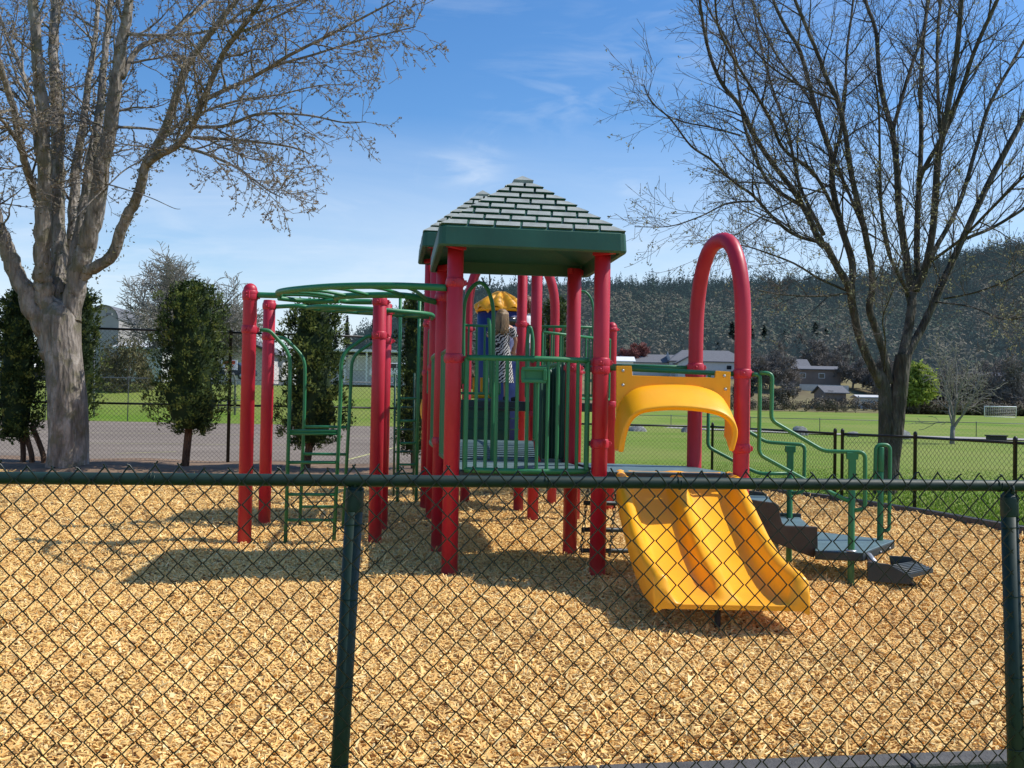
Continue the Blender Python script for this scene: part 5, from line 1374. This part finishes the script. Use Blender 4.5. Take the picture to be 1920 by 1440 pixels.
# ================================================================== hillside forest
def forest():
    r_ = np.random.default_rng(77); protos = []
    def conifer(n=100):
        h = r_.beta(1, 1.3, n) * .92 + .06; a = r_.uniform(0, 2 * PI, n); rad = .17 * (1 - h) ** .8 * r_.uniform(.5, 1.05, n)
        C = np.stack([rad * np.cos(a), rad * np.sin(a), h], -1); out = np.stack([np.cos(a), np.sin(a), np.full(n, -.4)], -1); sd = np.stack([-np.sin(a), np.cos(a), r_.normal(0, .3, n)], -1)
        L = (.06 * (1.15 - h))[:, None]
        V = np.stack([C - out * L * .5 + [0, 0, .03], C - sd * L * .7, C + out * L, C + sd * L * .7], 1)
        v = r_.normal(0, .05, n) + (h - .5) * .08; return V, v
    def broad(n=130):
        d = r_.normal(0, 1, (n, 3)); d /= np.linalg.norm(d, axis=1)[:, None]; lob = 1 + .22 * np.sin(d[:, 0] * 5 + r_.uniform(0, 6)) + .15 * np.sin(d[:, 1] * 7)
        C = d * (lob * r_.uniform(.6, 1, n))[:, None] * [.40, .40, .40] + [0, 0, .55]; u_ = np.cross(d, r_.normal(0, 1, (n, 3))) + r_.normal(0, .25, (n, 3)); u_ /= np.linalg.norm(u_, axis=1)[:, None]
        w_ = np.cross(d, u_) + r_.normal(0, .3, (n, 3)); w_ /= np.linalg.norm(w_, axis=1)[:, None]; L = .068
        V = np.stack([C - u_ * L, C - w_ * L * .6, C + u_ * L, C + w_ * L * .6], 1); return V, r_.normal(0, .07, n) + d[:, 2] * .05
    cons = [conifer() for _ in range(6)]; brs = [broad() for _ in range(6)]
    Vs, vs = [], []
    N = 12500; px = r_.uniform(600, 2150, N); t = r_.uniform(0, 1, N) ** .75; D = 245 + t * 385
    keep = (px > 640 + (1 - t) * 120); px, D, t = px[keep], D[keep], t[keep]; X = (px - 960) / FPX * D
    Z = terrain(X, D)
    ncl = np.sin(X * .02 + 2) * np.sin(D * .017 + X * .006) + .6 * np.sin(X * .051 + D * .02 + 1) + .5 * np.sin(px * .03 + t * 9)
    for i in range(len(px)):
        pc = .30 + .70 * float(sst(.35, .95, t[i])) + .48 * ncl[i] + (.25 if px[i] > 1500 and t[i] > .3 else 0)
        con = r_.random() < pc
        if con: V, v = cons[r_.integers(6)]; s = (r_.uniform(8, 14) if r_.random() < .93 else r_.uniform(15, 20)) * (.8 + .2 * t[i]); base = r_.normal(.14, .09); wf = r_.uniform(.9, 1.4)
        else: V, v = brs[r_.integers(6)]; s = r_.uniform(6.5, 11.5); base = np.clip(.62 + .10 * ncl[i] + r_.normal(0, .13), .3, 1) if r_.random() < .8 else r_.normal(.40, .05); wf = r_.uniform(.8, 1.15)
        a = r_.uniform(0, 6.28); c_, s_ = math.cos(a), math.sin(a); Q = np.array([[c_, s_, 0], [-s_, c_, 0], [0, 0, 1]])
        W = (V.reshape(-1, 3) @ Q) * [s * wf, s * wf, s] + [X[i], D[i], Z[i] - 1.0]
        Vs.append(W); vs.append(np.clip(v + base, 0, 1))
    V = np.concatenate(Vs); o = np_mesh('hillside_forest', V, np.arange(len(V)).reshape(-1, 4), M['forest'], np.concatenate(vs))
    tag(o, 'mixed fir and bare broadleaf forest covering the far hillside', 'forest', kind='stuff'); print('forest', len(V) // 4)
    # ragged brush in the valley
    Vs, vs = [], []; N = 2600; px = r_.uniform(1130, 2000, N); D = r_.uniform(158, 176, N); k = (px > 1690) | (r_.random(N) < .12); px, D = px[k], D[k]; X = (px - 960) / FPX * D; Z = terrain(X, D)
    N2 = 1500; px2 = r_.uniform(1650, 2100, N2); D2_ = r_.uniform(180, 245, N2); X2 = (px2 - 960) / FPX * D2_; X = np.concatenate([X, X2]); D = np.concatenate([D, D2_]); Z = np.concatenate([Z, terrain(X2, D2_)])
    for i in range(len(X)):
        V, v = brs[r_.integers(6)]; s = r_.uniform(1.2, 2.8) if D[i] < 180 else r_.uniform(2.5, 6); W = V.reshape(-1, 3) * s + [X[i], D[i], Z[i] - .2]; Vs.append(W); vs.append(np.clip(v * 2 + r_.normal(.45, .18), 0, 1))
    V = np.concatenate(Vs); o = np_mesh('valley_brush', V, np.arange(len(V)).reshape(-1, 4), M['brush'], np.concatenate(vs))
    tag(o, 'tangled brown brush and saplings along the far side of the field', 'brush', kind='stuff')
    Vs, vs = [], []; N = 1500; X = r_.uniform(-62, 4, N); D = r_.uniform(125, 160, N); D = np.where(X > -30, D, D)
    for i in range(N):
        V, v = brs[r_.integers(6)]; s = r_.uniform(2, 5.5); W = V.reshape(-1, 3) * s + [X[i], D[i], 2.3]; Vs.append(W); vs.append(np.clip(v * 2 + r_.normal(.45, .18), 0, 1))
    V = np.concatenate(Vs); o = np_mesh('distant_brush', V, np.arange(len(V)).reshape(-1, 4), M['brush'], np.concatenate(vs))
    tag(o, 'line of brown bushes and trees behind the buildings on the left', 'brush', kind='stuff')
forest()

# lawn blades near the fence on the right
def blades():
    n = 30000; y = 8 + 18 * rng.random(n) ** 1.6; x = edge_x(np.minimum(y, 20.5)) + .2 + rng.random(n) ** 1.1 * (y * .62 - edge_x(np.minimum(y, 20.5))).clip(.5)
    a = rng.uniform(0, PI, n); h = rng.uniform(.0, .03, n) ; w = .004 + .0005 * y
    z = np.full(n, -.06); d = np.stack([np.cos(a), np.sin(a), np.zeros(n)], -1) * w[:, None]; p = np.stack([x, y, z], -1)
    tip = p + np.stack([rng.normal(0, .02, n), rng.normal(0, .02, n), h * .5 + .034 * (1 - sst(17, 26, y))], -1)
    V = np.stack([p - d, p + d, tip + d * .3, tip - d * .3], 1).reshape(-1, 3)
    o = np_mesh('grass', V, np.arange(n * 4).reshape(-1, 4), M['grassblade'], rng.random(n)); tag(o, 'short green lawn grass outside the low black fence', 'grass', kind='stuff')
blades()

# ================================================================== buildings and small background things
def house(px, ybase, w, d, h, rise, D, label, wall, roofm, rz=0, name='house', wins=((-.3, .5), (0, .5), (.3, .5)), door=None, ridge='x', garage=False, hip=False):
    b = at(px, ybase, D); E_ = empty(name, (b.x, b.y, b.z), label, 'house' if name == 'house' else 'building', rz=rz)
    def B(mb, nm, mt, par=E_):
        o = mb.build(nm, mt); o.parent = par; return o
    mb = MB(); mb.prism([(-w / 2, -d / 2), (w / 2, -d / 2), (w / 2, d / 2), (-w / 2, d / 2)], -1.5, h)
    if ridge == 'x':
        for sx in (-1, 1): mb.add([(sx * w / 2, -d / 2, h), (sx * w / 2, d / 2, h), (sx * (w / 2), 0, h + rise * .96)], [(0, 1, 2)])
    else:
        for sy in (-1, 1): mb.add([(-w / 2, sy * d / 2, h), (w / 2, sy * d / 2, h), (0, sy * d / 2, h + rise * .96)], [(0, 1, 2)])
    B(mb, 'wall', wall)
    mb = MB(); e = .45; t = .18
    if ridge == 'x':
        hp = w * .22 if hip else 0
        for sy in (-1, 1):
            q = [(-w / 2 - e, sy * (d / 2 + e), h - .1), (w / 2 + e, sy * (d / 2 + e), h - .1), (w / 2 + e - hp, 0, h + rise), (-w / 2 - e + hp, 0, h + rise)]; mb.plate(q, (0, 0, t))
        if hip:
            for sx in (-1, 1): mb.plate([(sx * (w / 2 + e), -d / 2 - e, h - .1), (sx * (w / 2 + e), d / 2 + e, h - .1), (sx * (w / 2 + e - hp), 0, h + rise)], (0, 0, t))
    else:
        for sx in (-1, 1):
            q = [(sx * (w / 2 + e), -d / 2 - e, h - .1), (sx * (w / 2 + e), d / 2 + e, h - .1), (0, d / 2 + e, h + rise), (0, -d / 2 - e, h + rise)]; mb.plate(q, (0, 0, t))
    B(mb, 'roof', roofm)
    for (fx, fz) in wins:
        mb = MB(); mb.box((fx * w, -d / 2 - .03, fz * h + .3), (1.3, .08, 1.1)); wo = B(mb, 'window', M['white'])
        mb = MB(); mb.box((fx * w, -d / 2 - .08, fz * h + .3), (1.1, .03, .9)); B(mb, 'pane', M['glass'], wo)
    if door is not None:
        mb = MB(); mb.box((door * w, -d / 2 - .04, 1.05), (2.4 if garage else 1.0, .08, 2.1)); B(mb, 'door', M['white'] if garage else M['brownwall'])
    return E_
house(1222, 703, 14, 9, 2.6, 1.9, 225, 'grey roofed pale house left of the rear red arch post', M['offwall'], M['roofgrey'], wins=((-.32, .5), (-.1, .5), (.12, .5), (.34, .5)), ridge='x')
house(1322, 705, 17, 10, 3.0, 2.6, 222, 'largest grey hip roofed house seen through the red arch', M['offwall'], M['roofgrey'], hip=True, wins=((-.36, .5), (-.18, .5), (.25, .5)))
house(1290, 704, 5, 4, 2.6, 1.5, 214, 'small front gable wing of the house seen through the red arch', M['offwall'], M['roofgrey'], ridge='y', wins=((0, .5),))
house(1160, 698, 5.5, 4, 2.2, .9, 205, 'small pale shed roof beside the right front shelter post', M['white'], M['white'], wins=())
house(1470, 714, 9, 7, 2.6, 2.0, 215, 'grey house half hidden by the brown bare tree', M['brownwall'], M['roofgrey'], wins=((0, .5),))
house(1522, 722, 10, 7, 3.2, .7, 210, 'dark house with a low grey roof above a grey board fence', M['brownwall'], M['roofgrey'], wins=((-.3, .5), (.1, .5)))
house(1556, 755, 4.0, 4, 1.7, 1.15, 176, 'small brown gabled shed on the dry slope', M['brownwall'], M['roofgrey'], ridge='x', name='shed', wins=(), door=-.25, rz=.2)
house(1628, 757, 4.4, 3, 1.1, .3, 176, 'low grey shed next to the dark tree trunk', M['offwall'], M['offwall'], name='shed', wins=())
house(1862, 722, 9, 4, 1.8, .7, 212, 'pale building glimpsed through the woodland at the right', M['white'], M['roofgrey'], wins=())
mb = MB(); a = at(1500, 727, 200); b = at(1590, 730, 196)
for i in range(44):
    p = a.lerp(b, i / 43); mb.box((p.x, p.y, p.z), (.2, .04, 1.5))
o = mb.build('board_fence', M['offwall'], loc=a); tag(o, 'grey board fence in front of the dark house on the slope', 'fence')
# left: long pale building
def long_building():
    b = at(690, 716, 92); E_ = empty('school_building', (b.x, b.y, b.z), 'long pale building with tall white framed windows beyond the grass on the left', 'building')
    L = 8; 
    mb = MB(); mb.box((b.x, b.y + 3, b.z + 1.0), (12, 6, 2.6)); mb.build('wall', M['bluegrey'], E_, loc=b)
    mb = MB(); mb.box((b.x, b.y + 2.4, b.z + 2.85), (12.6, 7.6, .22)); mb.build('roof', M['white'], E_, loc=b)
    for i in range(6):
        x = b.x - 5.0 + i * 2.0; mb = MB(); mb.box((x, b.y - .05, b.z + 1.75), (1.7, .1, 1.3)); w = mb.build('window', M['white'], E_, loc=(x, b.y, b.z + 1.7))
        mb = MB()
        for dx in (-.4, .4): mb.box((x + dx, b.y - .115, b.z + 1.75), (.68, .03, 1.1))
        mb.build('pane', M['bluegrey'], w, loc=(x, b.y, b.z + 1.7))
        mb = MB(); mb.box((x - 1.0, b.y - 1.1, b.z + 1.3), (.14, .14, 2.9)); mb.build('column', M['white'], E_, loc=(x - 1, b.y, b.z))
long_building()
house(455, 712, 7.5, 8, 2.4, 1.6, 96, 'grey building with a rounded gable behind the basketball hoop', M['bluegrey'], M['roofgrey'], ridge='y', name='building', wins=((-.25, .35),))
house(500, 712, 4.5, 6, 2.2, .2, 98, 'flat roofed pale annexe behind the two left red posts', M['offwall'], M['white'], name='building', wins=((0, .4),))
house(278, 690, 4.6, 5, 2.0, .5, 105, 'low white roofed building right of the olive shrub', M['offwall'], M['white'], name='building', wins=())
# domed hall
def dome():
    D_ = 110; b = at(193, 690, D_); r_ = 28 / FPX * D_; zc = zat(193, 600, D_) - b.z; E_ = empty('domed_building', (b.x, b.y, b.z), 'grey building with a curved barrel roof peeping out beside the big trunk', 'building')
    def arc(y, rr, n=20): return [Vector((b.x + rr * math.cos(PI * i / n), y, b.z + zc + rr * math.sin(PI * i / n))) for i in range(n + 1)]
    pts = [Vector((b.x + r_ * .98, b.y, b.z - 1)), *arc(b.y, r_ * .98), Vector((b.x - r_ * .98, b.y, b.z - 1))]
    mb = MB(); mb.plate(pts, (0, 8, 0)); mb.build('wall', M['dome'], E_, loc=b)
    mb = MB(); a0 = arc(b.y - .3, r_ * 1.02); a1 = arc(b.y + 8.3, r_ * 1.02); a2 = arc(b.y - .3, r_ * .97)
    for i in range(20): mb.add([a0[i], a0[i + 1], a1[i + 1], a1[i]], [(0, 1, 2, 3)], True); mb.add([a2[i], a2[i + 1], a0[i + 1], a0[i]], [(0, 1, 2, 3)])
    mb.build('roof', M['roofgrey'], E_, loc=b)
    mb = MB(); mb.tube([at(176, 606, 60), at(203, 590, 60)], .05, 6); mb.tube([at(176, 606, 60), at(176, 790, 60)], .06, 6)
    mb.box(at(205, 589, 60), (.35, .2, .12)); o = mb.build('lamp_post', M['greyfence'], loc=at(176, 780, 60)); tag(o, 'slim lamp post with an angled arm in front of the curved roof', 'lamp post')
dome()
# basketball hoop
b = gnd(440, 790); H_ = b.y; E_ = empty('basketball_hoop', (b.x, b.y, 0), 'basketball hoop with a red marked backboard at the far side of the court', 'basketball hoop')
mb = MB(); mb.tube([Vector((b.x, b.y, -.2)), at(441, 712, H_), at(437, 700, H_ - .5)], .07, 8); mb.build('pole', M['greyfence'], E_, loc=b)
c = at(430, 684, H_ - 1); mb = MB(); mb.box(c, (.98, .05, .62)); bb = mb.build('backboard', M['white'], E_, loc=c)
mb = MB(); mb.box(c + Vector((0, -.04, .14)), (.7, .02, .22)); mb.box(c + Vector((0, -.04, -.1)), (.4, .02, .1)); mb.build('target_marking', M['rim'], bb, loc=c)
mb = MB(); mb.tube([c + Vector((.22 * math.cos(k / 12 * 2 * PI), -.3 + .22 * math.sin(k / 12 * 2 * PI), -.26)) for k in range(13)], .02, 6); mb.build('rim', M['rim'], E_, loc=c)
mb = MB()
for k in range(12):
    a_ = k / 12 * 2 * PI; mb.tube([c + Vector((.22 * math.cos(a_), -.3 + .22 * math.sin(a_), -.26)), c + Vector((.13 * math.cos(a_ + .5), -.3 + .13 * math.sin(a_ + .5), -.65))], .006, 3)
mb.build('net', M['white'], E_, loc=c)
# parked cars
def car(px, ybase, D_, label, mat, rz=0, L=4.4):
    b = at(px, ybase, D_); E_ = empty('parked_car', (b.x, b.y, b.z), label, 'car', 'cars parked beyond the grass', rz)
    def B(mb, nm, mt, par=E_, **k): o = mb.build(nm, mt, **k); o.parent = par; return o
    mb = MB(); prof = [(-2.2, .35), (-2.2, .75), (-2.05, .9), (-1.3, .98), (-.75, 1.42), (.85, 1.45), (1.55, 1.0), (2.1, .9), (2.2, .6), (2.2, .35)]
    mb.plate([Vector((x, -.85, z)) for x, z in prof], (0, 1.7, 0)); B(mb, 'body', mat, bevel=.05)
    mb = MB(); mb.plate([Vector(p) for p in ((-1.15, -.87, 1.0), (-.7, -.87, 1.36), (.05, -.87, 1.38), (.05, -.87, 1.0))], (0, .015, 0)); mb.plate([Vector(p) for p in ((.12, -.87, 1.0), (.12, -.87, 1.38), (.8, -.87, 1.38), (1.35, -.87, 1.02))], (0, .015, 0)); B(mb, 'side_windows', M['glass'])
    for sx in (-1.35, 1.35):
        for sy in (-.82, .82):
            mb = MB(); mb.lathe((sx, sy, .33), [(.2, -.1), (.33, -.1), (.33, .1), (.2, .1)], 18, rot=Matrix.Rotation(PI / 2, 3, 'X')); w = B(mb, 'wheel', M['black'])
            mb = MB(); mb.lathe((sx, sy, .33), [(.05, -.11), (.19, -.105), (.19, .105), (.05, .11)], 12, rot=Matrix.Rotation(PI / 2, 3, 'X')); B(mb, 'rim', M['steel'], w)
car(428, 712, 82, 'dark car parked behind the basketball pole', M['carpaint'])
car(742, 713, 84, 'white van like car parked by the long pale building', M['white'], rz=.1)
car(12, 700, 84, 'white car at the far left beyond the cedar', M['white'])
# boulders
def boulder(px, ybase, w, h, D_, label, seed):
    b = at(px, ybase, D_); bm = bmesh.new(); bmesh.ops.create_icosphere(bm, subdivisions=4, radius=1); 
    for v in bm.verts:
        n0 = v.co.copy(); f = 1 + .28 * mnoise.noise(n0 * 1.3 + Vector((seed * 3.1, 0, 0))) + .12 * mnoise.noise(n0 * 3.5 + Vector((0, seed, 0)))
        v.co = n0 * f; 
        for pl_ in ((.7, .2, .6), (-.6, -.4, .65), (.1, -.9, .4)):
            nn = Vector(pl_).normalized(); dd_ = v.co.dot(nn) - .78
            if dd_ > 0: v.co -= nn * dd_ * .85
        v.co.x *= w / FPX * D_ / 2; v.co.y *= w / FPX * D_ / 2.4; v.co.z *= h / FPX * D_
    me = bpy.data.meshes.new('boulder'); bm.to_mesh(me); bm.free(); me.materials.append(M['rock']); o = bpy.data.objects.new('boulder', me); COL.objects.link(o); o.location = (b.x, b.y, b.z); tag(o, label, 'boulder', 'boulders along the footpath')
boulder(1196, 808, 34, 12, 58, 'flat topped pale boulder left of the rear red arch post', 1)
boulder(1286, 809, 16, 9, 58, 'small dark boulder partly hidden by the rear arch post', 2)
boulder(1500, 812, 32, 14, 56, 'dark sided boulder above the handrail of the steps', 3)
boulder(1600, 815, 26, 6, 55, 'low grey boulder left of the dark tree trunk', 4)
boulder(1690, 818, 34, 14, 52, 'rounded boulder right of the dark tree trunk', 5)
# concrete block bench
b = at(1868, 828, 50); mb = MB(); mb.box((b.x, b.y, b.z + .1), (.85, .5, .34)); mb.box((b.x, b.y, b.z + .30), (.95, .6, .07)); o = mb.build('utility_box', M['black'], loc=b, bevel=.03); tag(o, 'low dark box on the grass beside the footpath at the right', 'utility box')
# soccer goal
def goal():
    D_ = 118; E0 = at(1846, 781, D_); E1 = at(1913, 783, D_); T0_ = at(1846, 762, D_); T1_ = at(1905, 763, D_)
    E_ = empty('soccer_goal', tuple((E0 + E1) / 2), 'white soccer goal with a net at the far end of the field', 'soccer goal')
    fl, fr_ = E0, Vector((E1.x - .5, E1.y, E1.z)); tl, trr = Vector((fl.x, fl.y, T0_.z)), Vector((fr_.x, fr_.y, T0_.z)); bl, br = fl + Vector((.8, 1.6, 0)), fr_ + Vector((.8, 1.6, 0))
    mb = MB(); mb.tube([fl, tl, trr, fr_], .07, 6); mb.tube([tl, bl], .04, 5); mb.tube([trr, br], .04, 5); mb.tube([bl, br], .04, 5); mb.build('frame', M['white'], E_, loc=fl)
    mb = MB()
    for i in range(17): t = i / 16; mb.tube([tl.lerp(trr, t), bl.lerp(br, t)], .012, 3)
    for i in range(8): t = i / 7; mb.tube([tl.lerp(bl, t), trr.lerp(br, t)], .012, 3)
    mb.build('net', M['white'], E_, loc=fl)
goal()
# railing on the bank behind the court
mb = MB(); a = at(410, 752, 63); b = at(475, 750, 63)
for i in range(5): p = a.lerp(b, i / 4); mb.tube([p, p - Vector((0, 0, .9))], .03, 5)
mb.tube([a, b], .03, 5); mb.tube([a - Vector((0, 0, .45)), b - Vector((0, 0, .45))], .03, 5)
o = mb.build('hand_rail', M['greyfence'], loc=a); tag(o, 'short grey railing beside the basketball pole', 'railing')

# ================================================================== light, sky, render settings
EL, AZ = R(50), R(8)      # azimuth from +X toward +Y
sdir = Vector((math.cos(EL) * math.cos(AZ), math.cos(EL) * math.sin(AZ), math.sin(EL)))
L = bpy.data.lights.new('sun', 'SUN'); L.energy = 5.0; L.angle = R(.5); L.color = (1, .955, .88)
lo = bpy.data.objects.new('sun', L); COL.objects.link(lo); lo.rotation_euler = sdir.to_track_quat('Z', 'Y').to_euler(); lo.location = sdir * 60
W = bpy.data.worlds.new('World'); scene.world = W; W.use_nodes = True; nt = W.node_tree; bgn = nt.nodes['Background']
sky = nt.nodes.new('ShaderNodeTexSky'); sky.sky_type = 'NISHITA'; sky.sun_disc = False; sky.sun_elevation = EL; sky.sun_rotation = R(90) - AZ
sky.air_density = 1.0; sky.dust_density = .6; sky.ozone_density = 2.2; sky.altitude = 100
tc = nt.nodes.new('ShaderNodeTexCoord')
def cloud(scale, lo_, hi_, stretch, loc, dist=1.2):
    mp = nt.nodes.new('ShaderNodeMapping'); mp.inputs['Scale'].default_value = stretch; mp.inputs['Location'].default_value = loc; nt.links.new(tc.outputs['Generated'], mp.inputs[0])
    n = nt.nodes.new('ShaderNodeTexNoise'); n.inputs['Scale'].default_value = scale; n.inputs['Detail'].default_value = 8; n.inputs['Roughness'].default_value = .62; n.inputs['Distortion'].default_value = dist
    nt.links.new(mp.outputs[0], n.inputs['Vector']); mr = nt.nodes.new('ShaderNodeMapRange'); mr.inputs[1].default_value = lo_; mr.inputs[2].default_value = hi_; nt.links.new(n.outputs['Fac'], mr.inputs[0]); return mr.outputs[0]
c1 = cloud(2.4, .56, .95, (1, 1, 3.5), (.3, .1, .2))
# low haze band near the horizon
sx = nt.nodes.new('ShaderNodeSeparateXYZ'); nt.links.new(tc.outputs['Generated'], sx.inputs[0])
hz = nt.nodes.new('ShaderNodeMapRange'); hz.inputs[1].default_value = .28; hz.inputs[2].default_value = .06; hz.inputs[3].default_value = 0; hz.inputs[4].default_value = 1.0; nt.links.new(sx.outputs['Z'], hz.inputs[0])
c2 = cloud(1.6, .15, .70, (1, 1, 6), (2.1, .7, .4), .6)
mu = nt.nodes.new('ShaderNodeMath'); mu.operation = 'MULTIPLY'; nt.links.new(hz.outputs[0], mu.inputs[0]); nt.links.new(c2, mu.inputs[1])
m1 = nt.nodes.new('ShaderNodeMath'); m1.operation = 'MULTIPLY_ADD'; m1.inputs[1].default_value = .35; nt.links.new(c1, m1.inputs[0]); nt.links.new(mu.outputs[0], m1.inputs[2])
wn = nt.nodes.new('ShaderNodeTexNoise'); wn.inputs['Scale'].default_value = 9; wn.inputs['Detail'].default_value = 7; wn.inputs['Distortion'].default_value = 2.2
wm = nt.nodes.new('ShaderNodeMapping'); wm.inputs['Scale'].default_value = (1, 1, 3.2); nt.links.new(tc.outputs['Generated'], wm.inputs[0]); nt.links.new(wm.outputs[0], wn.inputs['Vector'])
wr = nt.nodes.new('ShaderNodeMapRange'); wr.inputs[1].default_value = .42; wr.inputs[2].default_value = .68; nt.links.new(wn.outputs['Fac'], wr.inputs[0])
acc = m1.outputs[0]
for (wx, wy, rad_, amt) in ((865, 312, .070, .24), (905, 330, .04, .16), (1192, 352, .03, .22), (1050, 190, .12, .16), (200, 470, .16, .25), (1300, 60, .2, .14)):
    dv = (at(wx, wy, 10) - Vector((0, 0, CAM_H))).normalized()
    sb = nt.nodes.new('ShaderNodeVectorMath'); sb.operation = 'SUBTRACT'; nt.links.new(tc.outputs['Generated'], sb.inputs[0]); sb.inputs[1].default_value = dv
    sc_ = nt.nodes.new('ShaderNodeVectorMath'); sc_.operation = 'MULTIPLY'; sc_.inputs[1].default_value = (1, 1, 2.2); nt.links.new(sb.outputs[0], sc_.inputs[0])
    ln_ = nt.nodes.new('ShaderNodeVectorMath'); ln_.operation = 'LENGTH'; nt.links.new(sc_.outputs[0], ln_.inputs[0])
    mk = nt.nodes.new('ShaderNodeMapRange'); mk.interpolation_type = 'SMOOTHSTEP'; mk.inputs[1].default_value = rad_; mk.inputs[2].default_value = 0; mk.inputs[3].default_value = 0; mk.inputs[4].default_value = amt; nt.links.new(ln_.outputs['Value'], mk.inputs[0])
    q_ = nt.nodes.new('ShaderNodeMath'); q_.operation = 'MULTIPLY_ADD'; nt.links.new(mk.outputs[0], q_.inputs[0]); nt.links.new(wr.outputs[0], q_.inputs[1]); nt.links.new(acc, q_.inputs[2]); acc = q_.outputs[0]
hs = nt.nodes.new('ShaderNodeHueSaturation'); hs.inputs['Saturation'].default_value = 1.32; hs.inputs['Hue'].default_value = .504; hs.inputs['Value'].default_value = 1.27; nt.links.new(sky.outputs[0], hs.inputs['Color'])
mx = nt.nodes.new('ShaderNodeMix'); mx.data_type = 'RGBA'; nt.links.new(acc, mx.inputs[0]); nt.links.new(hs.outputs[0], mx.inputs[6]); mx.inputs[7].default_value = (6.6, 7.3, 8.2, 1)
nt.links.new(mx.outputs[2], bgn.inputs[0]); bgn.inputs[1].default_value = .13
scene.view_settings.view_transform = 'Standard'; scene.view_settings.look = 'None'; scene.view_settings.exposure = 0
scene.render.resolution_x = 1024; scene.render.resolution_y = 768
scene.cycles.max_bounces = 6; scene.cycles.use_denoising = True
